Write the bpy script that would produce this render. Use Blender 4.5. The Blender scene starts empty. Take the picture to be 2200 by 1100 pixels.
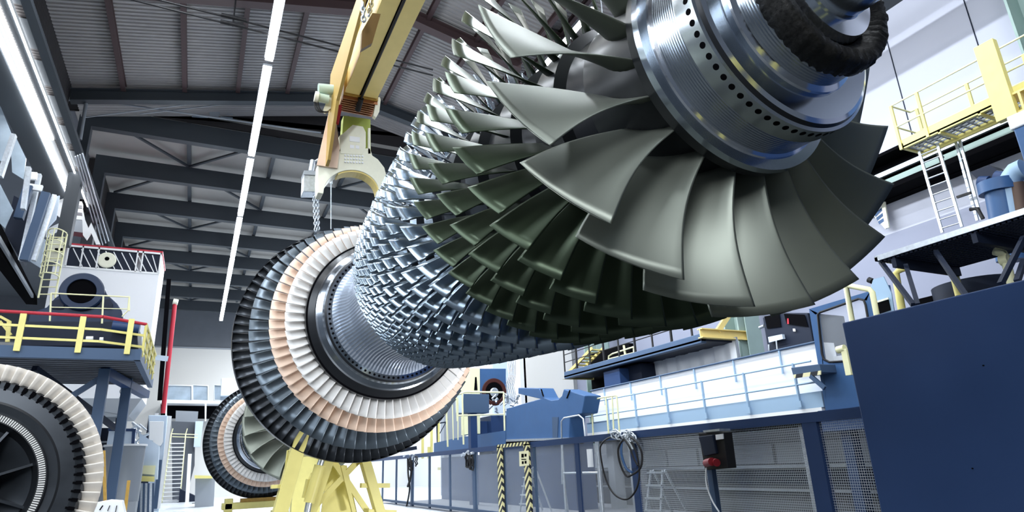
import bpy, bmesh, math, random
from mathutils import Vector, Matrix
random.seed(7)
PI = math.pi
sin, cos = math.sin, math.cos
sc = bpy.context.scene
COL = sc.collection

# ------------------------------------------------------------------ camera
CAM = Vector((0, 0, 1.25)); FPX = 1360.0
YAW, PIT, ROL = math.radians(26.3), math.radians(18.15), math.radians(-2.49)
fwd = Vector((sin(YAW)*cos(PIT), cos(YAW)*cos(PIT), sin(PIT)))
rgt = Vector((cos(YAW), -sin(YAW), 0)); upv = rgt.cross(fwd)
R2 = cos(ROL)*rgt + sin(ROL)*upv; U2 = -sin(ROL)*rgt + cos(ROL)*upv
cd = bpy.data.cameras.new('camera'); cam = bpy.data.objects.new('camera', cd); COL.objects.link(cam)
m = Matrix((R2, U2, -fwd)).transposed().to_4x4(); m.translation = CAM
cam.matrix_world = m
cd.sensor_width = 36; cd.lens = FPX/2200*36; cd.clip_start = .05; cd.clip_end = 300
sc.camera = cam

def at(px, py, X=None, Y=None, Z=None):
    """world point seen at a pixel of the survey photograph, on one known plane of the hall"""
    d = fwd + R2*((px-1100)/FPX) - U2*((py-550)/FPX)
    t = X/d.x if X is not None else (Y/d.y if Y is not None else (Z-CAM.z)/d.z)
    return CAM + d*t

# ------------------------------------------------------------------ world, exposure
w = bpy.data.worlds.new('world'); sc.world = w; w.use_nodes = True
bg = w.node_tree.nodes['Background']; bg.inputs[0].default_value = (.60, .72, .92, 1); bg.inputs[1].default_value = .10
sc.view_settings.view_transform = 'Standard'; sc.view_settings.look = 'None'
sc.view_settings.exposure = .5; sc.view_settings.gamma = 1; sc.view_settings.use_curve_mapping = False

def area(name, loc, size, sizey, power, color=(1, 1, 1), aim=None):
    l = bpy.data.lights.new(name, 'AREA'); l.shape = 'RECTANGLE'; l.size = size; l.size_y = sizey
    l.energy = power; l.color = color
    o = bpy.data.objects.new(name, l); COL.objects.link(o); o.location = loc
    if aim is not None:
        o.rotation_euler = (Vector(aim)-Vector(loc)).to_track_quat('-Z', 'Y').to_euler()
    return o
# hall lighting: the centre strip row; other roof, side, door and floor lamps added
LAMP = (.88, .94, 1.0)
area('left_key_fill', (-8.8, 5, 7.6), 14, 4, 850, (.86, .93, 1), (3, 6, 3.2))  # key lamp added at the left to light the blades
area('floor_fill', (4.4, 6.5, .12), .8, .3, 160, (.95, .97, 1), (2.4, 9.6, 2.2))  # fill lamp added below the frame to brighten the turbine rows
area('rear_key_fill', (-5.0, -6.5, 7.5), 5, 5, 800, (.92, .96, 1), (3, 4, 2.5))  # fill lamp added behind the camera for sheen on the blades
area('added_roof_light_near', (9.5, 6, 12.3), 24, .15, 700, LAMP, (15.5, 6, 9.5))
area('added_roof_light_mid', (5.5, 4, 12.6), .3, 16, 600, LAMP, (5.5, 4, 0))
area('added_roof_light_far', (8, 34, 11.8), 1.2, 26, 2700, LAMP, (8, 34, 0))
area('centre_strip_light', (.69, 33, 10.9), .18, 24, 1100, LAMP, (.69, 33, 0))
area('tarp_fill_light', (7.5, 15, 9.5), 12, .4, 900, LAMP, (14, 15, 3.2))  # hung fill lamp added to brighten the tarpaulin
area('stair_bay_fill', (-9.0, 19, 9.5), 5, 4, 110, LAMP, (-4, 20, 7))  # fill added for the left bay, no opening modelled there
area('added_roof_light_rotor', (-1.5, 6, 11.8), .8, 14, 700, LAMP, (-1.5, 6, 0))

# ------------------------------------------------------------------ materials
MT = {}
def mat(name, col, rough=.5, metal=0., bump=None, noise=None, emit=0, alpha=None, coat=0):
    """bump=(kind, scale, strength, axis)  noise=(scale, amount)"""
    if name in MT: return MT[name]
    m = bpy.data.materials.new(name); m.use_nodes = True; MT[name] = m
    nt = m.node_tree; b = nt.nodes['Principled BSDF']
    b.inputs['Base Color'].default_value = (*col, 1); b.inputs['Roughness'].default_value = rough
    b.inputs['Metallic'].default_value = metal
    if metal < .3 and not emit: b.inputs['Specular IOR Level'].default_value = .28
    if coat: b.inputs['Coat Weight'].default_value = coat
    m.diffuse_color = (*col, 1)
    if emit:
        b.inputs['Emission Color'].default_value = (*col, 1); b.inputs['Emission Strength'].default_value = emit
    tc = nt.nodes.new('ShaderNodeTexCoord')
    if noise:
        n = nt.nodes.new('ShaderNodeTexNoise'); n.inputs['Scale'].default_value = noise[0]; n.inputs['Detail'].default_value = 5
        nt.links.new(tc.outputs['Object'], n.inputs['Vector'])
        mx = nt.nodes.new('ShaderNodeMix'); mx.data_type = 'RGBA'
        a = noise[1]
        mx.inputs['A'].default_value = (*[c*(1-a) for c in col], 1); mx.inputs['B'].default_value = (*[min(1, c*(1+a)) for c in col], 1)
        nt.links.new(n.outputs['Fac'], mx.inputs['Factor']); nt.links.new(mx.outputs['Result'], b.inputs['Base Color'])
        mr = nt.nodes.new('ShaderNodeMapRange'); mr.inputs['To Min'].default_value = max(.02, rough*(1-a)); mr.inputs['To Max'].default_value = min(1, rough*(1+a))
        nt.links.new(n.outputs['Fac'], mr.inputs['Value']); nt.links.new(mr.outputs['Result'], b.inputs['Roughness'])
    if bump:
        kind, scale, st, ax = bump
        bp = nt.nodes.new('ShaderNodeBump'); bp.inputs['Strength'].default_value = st; bp.inputs['Distance'].default_value = .02
        if kind == 'wave':
            t = nt.nodes.new('ShaderNodeTexWave'); t.wave_type = 'BANDS'; t.bands_direction = ax; t.inputs['Scale'].default_value = scale
            t.inputs['Distortion'].default_value = 0
        else:
            t = nt.nodes.new('ShaderNodeTexNoise'); t.inputs['Scale'].default_value = scale; t.inputs['Detail'].default_value = 6
        nt.links.new(tc.outputs['Object'], t.inputs['Vector'])
        nt.links.new(t.outputs['Fac'], bp.inputs['Height']); nt.links.new(bp.outputs['Normal'], b.inputs['Normal'])
    return m

steel = mat('polished_steel', (.50, .56, .64), .17, 1., noise=(1.5, .15))
steel_thread = mat('turned_steel', (.42, .46, .50), .22, 1., bump=('wave', 22, .30, 'Y'))
steel_band = mat('ground_steel', (.52, .56, .60), .24, 1., noise=(1.5, .12))
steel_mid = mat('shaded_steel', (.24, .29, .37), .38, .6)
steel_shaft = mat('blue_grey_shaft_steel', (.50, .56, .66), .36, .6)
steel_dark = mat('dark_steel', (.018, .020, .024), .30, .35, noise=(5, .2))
steel_rim = mat('bright_rim_steel', (.80, .84, .90), .12, 1.)
black = mat('black_void', (.002, .002, .003), .9)
black.node_tree.nodes['Principled BSDF'].inputs['Specular IOR Level'].default_value = .05
brush = mat('sooty_felt', (.010, .010, .010), .9, .0, bump=('noise', 90, .12, 'X'), noise=(70, .95))
bl_green = mat('green_grey_blade_steel', (.205, .225, .195), .45, .68, noise=(3, .12))
bl_steel = mat('blue_grey_blade_steel', (.29, .36, .43), .25, .95, noise=(6, .2))
bl_mid = mat('silver_green_blade_steel', (.055, .078, .048), .33, .6, noise=(5, .15))
tb_white = mat('white_ceramic_blade', (.78, .77, .75), .42, noise=(9, .06))
tb_peach = mat('peach_ceramic_blade', (.80, .60, .47), .45, noise=(9, .08))
tb_grey = mat('slate_blade', (.13, .165, .20), .38, .55, noise=(6, .15))
tb_dark = mat('charcoal_blade', (.045, .052, .062), .35, .6, noise=(6, .2))
navy = mat('navy_paint', (.022, .050, .135), .38, noise=(2, .12))
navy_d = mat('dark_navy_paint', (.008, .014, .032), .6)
navy_m = mat('navy_machine_paint', (.012, .026, .065), .45)
creamw = mat('cream_white_ceramic', (.78, .73, .66), .5, noise=(9, .05))
deckg = mat('shadow_grey_deck', (.09, .10, .12), .6)
mblue = mat('blue_machine_paint', (.045, .11, .25), .45, noise=(3, .12))
sblue = mat('slate_blue_paint', (.055, .095, .17), .5)
lblue = mat('light_blue_paint', (.33, .47, .63), .4)
pblue = mat('pale_blue_panel', (.56, .66, .78), .45)
yellow = mat('yellow_paint', (.78, .70, .25), .42, noise=(5, .1))
pyellow = mat('pale_yellow_paint', (.80, .79, .50), .45)
cyellow = mat('crane_yellow_paint', (.80, .64, .24), .42, noise=(3, .12))
ochre = mat('ochre_paint', (.42, .25, .05), .45, noise=(12, .4))
cream = mat('cream_paint', (.80, .80, .66), .4, noise=(12, .06))
white = mat('white_paint', (.84, .86, .88), .5)
whitem = mat('white_sheet', (.82, .84, .88), .55)
red = mat('red_paint', (.45, .03, .05), .4)
grey = mat('grey_steel_paint', (.30, .33, .37), .45, .3)
galv = mat('galvanised_steel', (.55, .60, .66), .35, .8, noise=(20, .3))
beamc = mat('dark_slate_beam', (.050, .060, .072), .5)
purl = mat('brown_purlin_paint', (.085, .055, .058), .5)
teal = mat('sage_column_paint', (.30, .40, .38), .55, noise=(2, .12))
lime = mat('lime_hook_paint', (.38, .46, .10), .45)
green_m = mat('pale_green_motor', (.46, .58, .50), .4)
copper = mat('copper_brown', (.30, .12, .05), .4, .6)
rubber = mat('black_rubber', (.012, .012, .014), .5)
sheet = mat('corrugated_roof_sheet', (.36, .35, .35), .6, noise=(1.2, .15))
sheet_far = mat('cream_roof_board', (.34, .335, .32), .8, noise=(1.3, .12))
clad = mat('dark_cladding', (.028, .026, .028), .6, bump=('wave', 3, .8, 'Y'))
wallR = mat('lavender_wall_panel', (.50, .52, .61), .65, noise=(.5, .05))
tarp = mat('white_tarpaulin', (.84, .87, .92), .5, bump=('noise', 1.6, .6, 'X'))
wallF = mat('pale_end_wall', (.80, .79, .76), .7)
floorm = mat('pale_floor_paint', (.66, .70, .75), .28, noise=(.8, .08))
concrete = mat('dim_concrete', (.15, .165, .19), .7, noise=(1, .2))
lampm = mat('lamp_tube', (1, 1, 1), .5, emit=14)
lampd = mat('skylight_panel', (.85, .93, 1), .5, emit=1.1)
glassw = mat('lit_window_glass', (.34, .42, .50), .15, noise=(1.5, .5))
paper = mat('yellowed_paper', (.80, .76, .50), .6)
orange = mat('orange_crate', (.55, .22, .04), .5)

def stripes(name, c1, c2, scale, axis_vec):
    m = bpy.data.materials.new(name); m.use_nodes = True; nt = m.node_tree; b = nt.nodes['Principled BSDF']
    tc = nt.nodes.new('ShaderNodeTexCoord'); dt = nt.nodes.new('ShaderNodeVectorMath'); dt.operation = 'DOT_PRODUCT'
    dt.inputs[1].default_value = axis_vec
    nt.links.new(tc.outputs['Object'], dt.inputs[0])
    mu = nt.nodes.new('ShaderNodeMath'); mu.operation = 'MULTIPLY'; mu.inputs[1].default_value = scale
    fr = nt.nodes.new('ShaderNodeMath'); fr.operation = 'FRACT'
    gt = nt.nodes.new('ShaderNodeMath'); gt.operation = 'GREATER_THAN'; gt.inputs[1].default_value = .5
    nt.links.new(dt.outputs['Value'], mu.inputs[0]); nt.links.new(mu.outputs[0], fr.inputs[0]); nt.links.new(fr.outputs[0], gt.inputs[0])
    mx = nt.nodes.new('ShaderNodeMix'); mx.data_type = 'RGBA'; mx.inputs['A'].default_value = (*c1, 1); mx.inputs['B'].default_value = (*c2, 1)
    nt.links.new(gt.outputs[0], mx.inputs['Factor']); nt.links.new(mx.outputs['Result'], b.inputs['Base Color'])
    b.inputs['Roughness'].default_value = .5
    return m
hazard = stripes('hazard_stripes', (.78, .72, .36), (.012, .014, .02), 5.5, (1, 1, 1.0))
hazard_d = stripes('hazard_stripes_wide', (.78, .74, .45), (.012, .014, .02), 3.2, (0, 1, .5))

def mesh_screen(name, scale, col, fac):
    """expanded wire mesh: opaque wires, open cells, procedural alpha"""
    m = bpy.data.materials.new(name); m.use_nodes = True; nt = m.node_tree; b = nt.nodes['Principled BSDF']
    b.inputs['Base Color'].default_value = (*col, 1); b.inputs['Metallic'].default_value = .5; b.inputs['Roughness'].default_value = .4
    tc = nt.nodes.new('ShaderNodeTexCoord'); sp = nt.nodes.new('ShaderNodeSeparateXYZ'); nt.links.new(tc.outputs['Object'], sp.inputs[0])
    outs = []
    for ax in ('Y', 'Z'):
        mu = nt.nodes.new('ShaderNodeMath'); mu.operation = 'MULTIPLY'; mu.inputs[1].default_value = scale
        fr = nt.nodes.new('ShaderNodeMath'); fr.operation = 'FRACT'; gt = nt.nodes.new('ShaderNodeMath'); gt.operation = 'LESS_THAN'; gt.inputs[1].default_value = fac
        nt.links.new(sp.outputs[ax], mu.inputs[0]); nt.links.new(mu.outputs[0], fr.inputs[0]); nt.links.new(fr.outputs[0], gt.inputs[0]); outs.append(gt)
    mx = nt.nodes.new('ShaderNodeMath'); mx.operation = 'MAXIMUM'
    nt.links.new(outs[0].outputs[0], mx.inputs[0]); nt.links.new(outs[1].outputs[0], mx.inputs[1])
    nt.links.new(mx.outputs[0], b.inputs['Alpha'])
    return m
wire = mesh_screen('wire_mesh', 34, (.50, .55, .62), .26)
plexi = bpy.data.materials.new('hazy_polycarbonate'); plexi.use_nodes = True
_b = plexi.node_tree.nodes['Principled BSDF']; _b.inputs['Base Color'].default_value = (.62, .68, .76, 1); _b.inputs['Alpha'].default_value = .24; _b.inputs['Roughness'].default_value = .12
glass = bpy.data.materials.new('clear_glass'); glass.use_nodes = True
_b = glass.node_tree.nodes['Principled BSDF']; _b.inputs['Base Color'].default_value = (.8, .86, .95, 1); _b.inputs['Alpha'].default_value = .22; _b.inputs['Roughness'].default_value = .05
grat = mesh_screen('open_floor_grating', 14, (.34, .38, .42), .35)
for _n in grat.node_tree.nodes:
    pass

# ------------------------------------------------------------------ mesh builder
class MB:
    def __init__(s): s.v = []; s.f = []; s.mi = []; s.mats = []; s.cur = 0; s.sm = []; s.smooth = False
    def m(s, material, smooth=None):
        if material not in s.mats: s.mats.append(material)
        s.cur = s.mats.index(material)
        if smooth is not None: s.smooth = smooth
        return s
    def add(s, vs, fs, smooth=None):
        n = len(s.v); s.v += [tuple(x) for x in vs]
        for f in fs:
            s.f.append([i+n for i in f]); s.mi.append(s.cur); s.sm.append(s.smooth if smooth is None else smooth)
        return s
    def box(s, c, d, M=None):
        c = Vector(c); hx, hy, hz = d[0]/2, d[1]/2, d[2]/2
        vs = []
        for x in (-hx, hx):
            for y in (-hy, hy):
                for z in (-hz, hz):
                    p = Vector((x, y, z))
                    if M is not None: p = M @ p
                    vs.append(c+p)
        return s.add(vs, [(0, 1, 3, 2), (4, 6, 7, 5), (0, 4, 5, 1), (2, 3, 7, 6), (0, 2, 6, 4), (1, 5, 7, 3)], False)
    def bx(s, x0, x1, y0, y1, z0, z1): return s.box(((x0+x1)/2, (y0+y1)/2, (z0+z1)/2), (abs(x1-x0), abs(y1-y0), abs(z1-z0)))
    @staticmethod
    def frame(p0, p1):
        d = (Vector(p1)-Vector(p0)); L = d.length; d.normalize()
        up = Vector((0, 0, 1)) if abs(d.z) < .95 else Vector((0, 1, 0))
        a = d.cross(up).normalized(); b = a.cross(d).normalized()
        return Matrix((d, a, b)).transposed(), L
    def beam(s, p0, p1, w, h):
        M, L = s.frame(p0, p1); return s.box((Vector(p0)+Vector(p1))/2, (L, w, h), M)
    def ibeam(s, p0, p1, w, h, t=.03):
        M, L = s.frame(p0, p1); c = (Vector(p0)+Vector(p1))/2; u = M @ Vector((0, 0, 1))
        s.box(c+u*(h/2-t/2), (L, w, t), M); s.box(c-u*(h/2-t/2), (L, w, t), M); return s.box(c, (L, t, h-2*t), M)
    def tube(s, p0, p1, r, n=10, r1=None, cap=True):
        M, L = s.frame(p0, p1); p0 = Vector(p0); p1 = Vector(p1); r1 = r if r1 is None else r1
        vs = []
        for p, rr in ((p0, r), (p1, r1)):
            for k in range(n):
                a = 2*PI*k/n; vs.append(p + M @ Vector((0, rr*cos(a), rr*sin(a))))
        fs = [(k, (k+1) % n, n+(k+1) % n, n+k) for k in range(n)]
        s.add(vs, fs, True)
        if cap: s.add(vs, [tuple(range(n))[::-1], tuple(range(n, 2*n))], False)
        return s
    def path(s, pts, r, n=8, closed=False):
        pts = [Vector(p) for p in pts]; N = len(pts); vs = []; prev = None
        for i, p in enumerate(pts):
            a = pts[i-1] if (i > 0 or closed) else p; b = pts[(i+1) % N] if (i < N-1 or closed) else p
            d = (b-a).normalized()
            if prev is None:
                u = d.cross(Vector((0, 0, 1)));  u = d.cross(Vector((0, 1, 0))) if u.length < .1 else u
                u.normalize()
            else:
                u = (prev - d*prev.dot(d)).normalized()
            prev = u; wv = d.cross(u)
            for k in range(n):
                t = 2*PI*k/n; vs.append(p+u*r*cos(t)+wv*r*sin(t))
        fs = []
        for i in range(N if closed else N-1):
            j = (i+1) % N
            for k in range(n): fs.append((i*n+k, i*n+(k+1) % n, j*n+(k+1) % n, j*n+k))
        s.add(vs, fs, True)
        if not closed: s.add(vs, [tuple(range(n))[::-1], tuple(range((N-1)*n, N*n))], False)
        return s
    def lathe_y(s, prof, n=96, c=(0, 0, 0), matf=None, mod=None):
        """prof: list of (y, r[, material]) about the Y axis"""
        for i in range(len(prof)-1):
            (y0, r0), (y1, r1) = prof[i][:2], prof[i+1][:2]
            if len(prof[i]) > 2 and prof[i][2] is not None: s.m(prof[i][2])
            vs = []
            for y, r in ((y0, r0), (y1, r1)):
                for k in range(n):
                    a = 2*PI*k/n; rr = r
                    vs.append((c[0]+rr*cos(a), c[1]+y, c[2]+rr*sin(a)))
            s.add(vs, [(k, n+k, n+(k+1) % n, (k+1) % n) for k in range(n)], True)
        return s
    def prism(s, poly, off):
        """closed polygon (3-D points, planar) extruded by a vector"""
        n = len(poly); off = Vector(off); vs = [Vector(p) for p in poly]; vs += [p+off for p in vs]
        return s.add(vs, [tuple(range(n)), tuple(range(2*n-1, n-1, -1))] + [((k+1) % n, k, n+k, n+(k+1) % n) for k in range(n)], False)
    def quad(s, a, b, c, d, smooth=False): return s.add([a, b, c, d], [(0, 1, 2, 3)], smooth)
    def mesh(s, name):
        me = bpy.data.meshes.new(name); me.from_pydata([tuple(v) for v in s.v], [], s.f)
        for mt in s.mats: me.materials.append(mt)
        me.polygons.foreach_set('material_index', s.mi); me.polygons.foreach_set('use_smooth', s.sm)
        me.update(); return me
    def build(s, name, parent=None, label=None, bevel=0, fix=True, **kw):
        me = s.mesh(name)
        if fix:
            b = bmesh.new(); b.from_mesh(me); bmesh.ops.recalc_face_normals(b, faces=b.faces); b.to_mesh(me); b.free()
        o = bpy.data.objects.new(name, me); COL.objects.link(o)
        if parent is not None: o.parent = parent
        if label: o['label'] = label
        for k, v in kw.items(): o[k] = v
        if bevel:
            md = o.modifiers.new('bevel', 'BEVEL'); md.width = bevel; md.segments = 2; md.limit_method = 'ANGLE'; md.angle_limit = .7
        return o

def thing(name, label, cat, loc=(0, 0, 0), group=None, rz=0):
    o = bpy.data.objects.new(name, None); COL.objects.link(o); o.location = loc; o.rotation_euler = (0, 0, rz)
    o['label'] = label; o['category'] = cat
    if group: o['group'] = group
    o.empty_display_size = .1
    return o
def tag(o, label, cat, group=None, kind=None):
    o['label'] = label; o['category'] = cat
    if group: o['group'] = group
    if kind: o['kind'] = kind
    return o
def struct(mb, name, **k):
    return mb.build(name, kind='structure', **k)
class L:
    """adds world-space shapes into parts of a thing whose Empty sits at loc"""
    def __init__(s, name, label, cat, loc, group=None):
        s.loc = Vector(loc); s.e = thing(name, label, cat, s.loc, group)
    def part(s, mb, name, label=None, bevel=0, parent=None):
        o = mb.build(name, parent or s.e, label, bevel)
        if parent is None:
            for v in o.data.vertices: v.co -= s.loc
        else:
            for v in o.data.vertices: v.co -= s.loc
        return o

# ================================================================== THE ROOM SHELL
XL, XR, YB, YF, ZR = -5.6, 16.0, -8.0, 50.0, 12.0
nobouncef = mat('low_bounce_floor', (.05, .055, .06), .5, noise=(1.5, .2))  # unseen near floor made dark to cut light bounced onto the blades
struct(MB().m(floorm).bx(-14, 18, 12.5, 56, -.2, 0).m(nobouncef).bx(-14, 18, YB, 12.5, -.2, 0).m(concrete).bx(6.8, 18, 12.5, 26, -.19, .012), 'floor')
# right wall panels with seams; lower part painted darker as shade below the runway
wr = MB().m(wallR).bx(XR, XR+.3, YB, 26, 6.6, 14.5).m(mat('shaded_lavender_wall', (.27, .29, .38), .6, noise=(.5, .08))).bx(XR, XR+.3, YB, 26, -.1, 6.6)
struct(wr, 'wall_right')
seam = MB().m(navy_d)
for y in (4.6, 6.62, 8.6, 10.7, 13): seam.bx(XR-.012, XR, y-.012, y+.012, 8.4, 14)
struct(seam, 'trim_1')
struct(MB().m(whitem).bx(XR-1.2, XR+.3, 26.5, 50, -.1, 12.9), 'wall_right_far')
struct(MB().m(wallF).bx(-14, XR+.3, YF, YF+.3, -.1, 10.05).m(concrete).bx(-14, XR+.3, YF+.02, YF+.3, 10.05, 13.2)
       .m(grey).bx(-14, XR, YF-.06, YF, 9.95, 10.05), 'wall_far')
# left wall: dark cladding above the crane runway, brighter stair bay below it
struct(MB().m(clad).bx(XL+.9, XL+1.25, 26.2, YF, 10.7, 12.9), 'wall_left')
lw = MB().m(concrete).bx(-14, -13.7, YB, YF, -.1, 13)
struct(lw, 'wall_left_far')
# near roof bay: two pitched corrugated slopes on purlins and rafters
RX, RZ, PITCH = 4.0, 13.76, .22
def roofz(x): return (RZ - PITCH*abs(x-RX)) if x < 7.95 else 14.3
rf = MB().m(sheet)
YG = 21.6
for x0, x1 in ((-4.3, RX), (RX, 7.9), (7.96, XR+.3)):
    vs = []; n = 0; y = YB
    while y < YG:
        for dy, dz in ((0, 0), (.055, 0), (.075, .035), (.13, .035)):
            vs += [(x0, y+dy, roofz(x0)+.3+dz), (x1, y+dy, roofz(x1)+.3+dz)]; n += 1
        y += .15
    rf.add(vs, [(2*k, 2*k+1, 2*k+3, 2*k+2) for k in range(n-1)], False)
struct(rf, 'ceiling')
struct(MB().m(sheet_far).bx(XL+.9, XR, 21.6, YF, 12.95, 13.1).m(clad).prism([(XL+.9, 21.6, 12.7), (XR, 21.6, 12.7), (XR, 21.6, 14.7), (7.9, 21.6, 14.7), (4, 21.6, 14.1), (-4.7, 21.6, 12.4)], (0, .1, 0)), 'ceiling_far')
struct(MB().m(clad).bx(-4.6, -4.3, 10, 19.8, 11.2, 12.4), 'trim_2')
struct(MB().m(concrete).bx(-14, -4.6, YB, YF, 13.0, 13.2), 'ceiling_left')
# rafters and purlins (each one a thing of the roof frame)
for i, y in enumerate((4.8, 9.8, 14.8, 19.8)):
    for j, (x0, x1) in enumerate(((-4.3, RX), (RX, 7.9), (7.96, XR))):
        o = MB().m(purl if i < 3 else beamc).ibeam((x0, y, roofz(x0)-.02), (x1, y, roofz(x1)-.02), .28, .38).build('roof_rafter')
        far = {0: 'nearest to the camera', 1: 'second from the near end', 2: 'behind the pulled cable pair', 3: 'closing the corrugated bay'}[i]
        tag(o, f'brown steel roof rafter on the {["left roof slope", "right roof slope", "flat right-hand roof"][j]}, {far}', 'rafter', 'brown steel roof rafters')
for i, x in enumerate((-3.0, -1.4, .1, 1.6, 3.0, 4.9, 6.4, 7.9, 9.4, 11.0, 12.6)):
    o = MB().m(purl).ibeam((x, YB, roofz(x)+.2), (x, 19.7, roofz(x)+.2), .13, .2).build('roof_purlin')
    tag(o, f'brown roof purlin under the corrugated sheets, {["leftmost", "second", "third", "fourth", "fifth", "sixth", "seventh", "eighth", "ninth", "tenth", "eleventh"][i]} from the left wall', 'purlin', 'brown roof purlins')
# far roof: deep slate girders every 3.6 m with bracing between them
for i in range(8):
    y = 21.67 + 3.6*i
    o = MB().m(beamc).bx(-4.35, XR-1.2, y, y+.28, 12.0, 12.68).build('roof_girder')
    tag(o, f'slate grey roof girder crossing the hall, {["first", "second", "third", "fourth", "fifth", "sixth", "seventh", "last"][i]} beyond the corrugated bay', 'girder', 'slate grey roof girders')
    cl = MB().m(beamc).bx(-4.35, -4.0, y, y+.35, 8, 12.0)
    tag(cl.build('wall_column'), f'dark column carrying the left end of the {["first", "second", "third", "fourth", "fifth", "sixth", "seventh", "last"][i]} slate roof girder', 'column', 'dark columns at the left wall')
    if i > 6: continue
    ya, yb = y+.28, y+3.6
    e = L('roof_bracing', f'slate steel roof bracing in the {["first", "second", "third", "fourth", "fifth", "sixth", "seventh"][i]} bay beyond the corrugated roof', 'bracing', (3, y+1.9, 12.7), 'roof bracing frames')
    for x in (-1.3, 1.6, 4.4, 7.2, 10.0, 13): e.part(MB().m(beamc).bx(x-.07, x+.07, ya, yb, 12.72, 12.86), 'purlin')
    xs = [-4.1, -1.3, 1.6, 4.4, 7.2, 10.0]
    for k in (0, 1, 3, 4):
        p, q = (xs[k], ya, 12.7), (xs[k+1], yb, 12.7)
        if (k+i) % 2: p, q = (xs[k], yb, 12.7), (xs[k+1], ya, 12.7)
        e.part(MB().m(beamc).beam(p, q, .09, .07), 'diagonal')
e = L('gable_vent', 'round ventilator with white slats in the dark gable above the first girder', 'ventilator', at(461, 242, Y=21.4))
e.part(MB().m(grey).tube(at(461, 242, Y=21.3), at(461, 242, Y=21.5), .17, 24), 'round_housing')
sl = MB().m(glassw)
for k in range(3):
    sl.beam(at(412, 232+9*k, Y=21.45), at(447, 234+9*k, Y=21.45), .02, .05).beam(at(474, 234+9*k, Y=21.45), at(500, 236+9*k, Y=21.45), .02, .05)
e.part(sl, 'slat', 'white slats')
wb = MB().m(grey)
wb.tube(at(186, 215, Y=19.9), at(172, 300, Y=19.9), .05, 8).tube(at(184, 252, Y=20.0), at(420, 222, Y=20.0), .02, 8).tube(at(250, 222, Y=20.4), at(690, 285, Y=20.4), .03, 8).tube(at(300, 245, Y=20.4), at(600, 210, Y=20.4), .02, 8)
tag(wb.build('wind_brace'), 'thin steel wind braces below the end rafter of the corrugated bay', 'brace')
# light wires, thin rods and cables under the near roof
def cable_pair():
    m_ = MB().m(rubber)
    a, b = at(270, -4, Y=13.5), at(930, 162, Y=13.5)
    for dz in (0, .17): m_.path([a+(b-a)*t+Vector((0, 0, dz)) for t in (0, .25, .5, .75, 1)], .022, 6)
    o = m_.build('overhead_cable'); tag(o, 'pair of black cables strung across under the corrugated roof', 'cable')
    c = at(501, 47, Y=13.5); k = MB().m(rubber)
    k.tube(c+Vector((0, 0, .9)), c+Vector((0, 0, -.12)), .018)
    for dz in (-.08, .1):
        for dx in (-.17, 0, .17): k.tube(c+Vector((dx-.09, -.02, dz)), c+Vector((dx+.09, -.02, dz)), .05, 10)
    tag(k.build('cable_clamp'), 'black cable clamp hanging on the cable pair at upper left', 'clamp')
cable_pair()

# roof strip lights: one row down the middle of the hall
ys = [4.6, 9.2, 14.62, 20.05, 25.5, 31, 36.4, 41.0, 45.0]
for i in range(len(ys)-1):
    y0, y1 = ys[i]+.16, ys[i+1]-.16
    e = L('strip_light', f'bright hanging strip light in the centre row, {["first", "second", "third", "fourth", "fifth", "sixth", "seventh", "last"][i]} from the near end', 'light', (.69, (y0+y1)/2, 10.9), 'centre row of strip lights')
    e.part(MB().m(lampm).bx(.60, .78, y0, y1, 10.94, 11.0), 'lamp_tube')
    e.part(MB().m(grey).bx(.58, .80, y0, y1, 11.0, 11.06), 'housing')
    for yy in (y0+.4, y1-.4): e.part(MB().m(grey).tube((.69, yy, 11.06), (.69, yy, roofz(.69)+.29 if yy < 19.8 else 12.95), .012), 'suspension_rod')
# the other rows of the hall (right-hand bays)
for r, x in enumerate((9.4,)):
    for i in range(6):
        y0, y1 = 2+i*5.4, 6.6+i*5.4
        if i*5.4 < 18 : z = 14.0
        else: z = 12.85
        o = MB().m(lampm).bx(x-.08, x+.08, y0, y1, z, z+.05).m(grey).bx(x-.1, x+.1, y0, y1, z+.05, z+.1).build('strip_light')
        tag(o, 'long strip light of the right-hand roof row', 'light', 'right row of strip lights')

# left crane runway: dark girder with three bright lamp lines, clerestory windows above
gx0, gx1 = -5.35, -4.62
e = L('runway_girder', 'dark steel crane runway girder along the left wall carrying bright lamp lines', 'girder', (-5, 6, 10.3))
e.part(MB().m(beamc).bx(-5.28, -4.72, 4, 23.9, 10.33, 10.40).bx(-5.28, -5.22, 4, 23.9, 10.4, 11.3).m(beamc).bx(-4.36, -4.23, 4, 23.9, 10.33, 10.4), 'girder_flange')
e.part(MB().m(beamc).bx(-4.72, -4.14, 4, 23.9, 10.42, 10.5), 'girder_web')
e.part(MB().m(clad).bx(-4.40, -4.22, 4, 23.9, 10.36, 10.42), 'cable_tray')
for (xa, xb, y1, z) in ((-4.66, -4.56, 23.7, 10.27), (-4.45, -4.39, 19.5, 10.3), (-4.205, -4.175, 24.5, 10.3)):
    o = MB().m(lampm).bx(xa, xb, 4, y1, z, z+.04).build('lamp_line')
    tag(o, {23.7: 'widest bright lamp line under the left crane runway', 19.5: 'shorter middle lamp line under the left crane runway', 24.5: 'thin lamp line at the inner edge of the left crane runway'}[y1], 'light', 'lamp lines of the left runway')
cw = MB().m(clad).bx(-4.14, -3.80, 4, 26, 10.60, 10.66)
e2 = L('clerestory_band', 'dark framed window band above the left crane runway', 'window band', (-4, 10, 10.4))
e2.part(MB().m(beamc).bx(-3.98, -3.80, 4, 44, 10.3, 10.42), 'rail')
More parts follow.
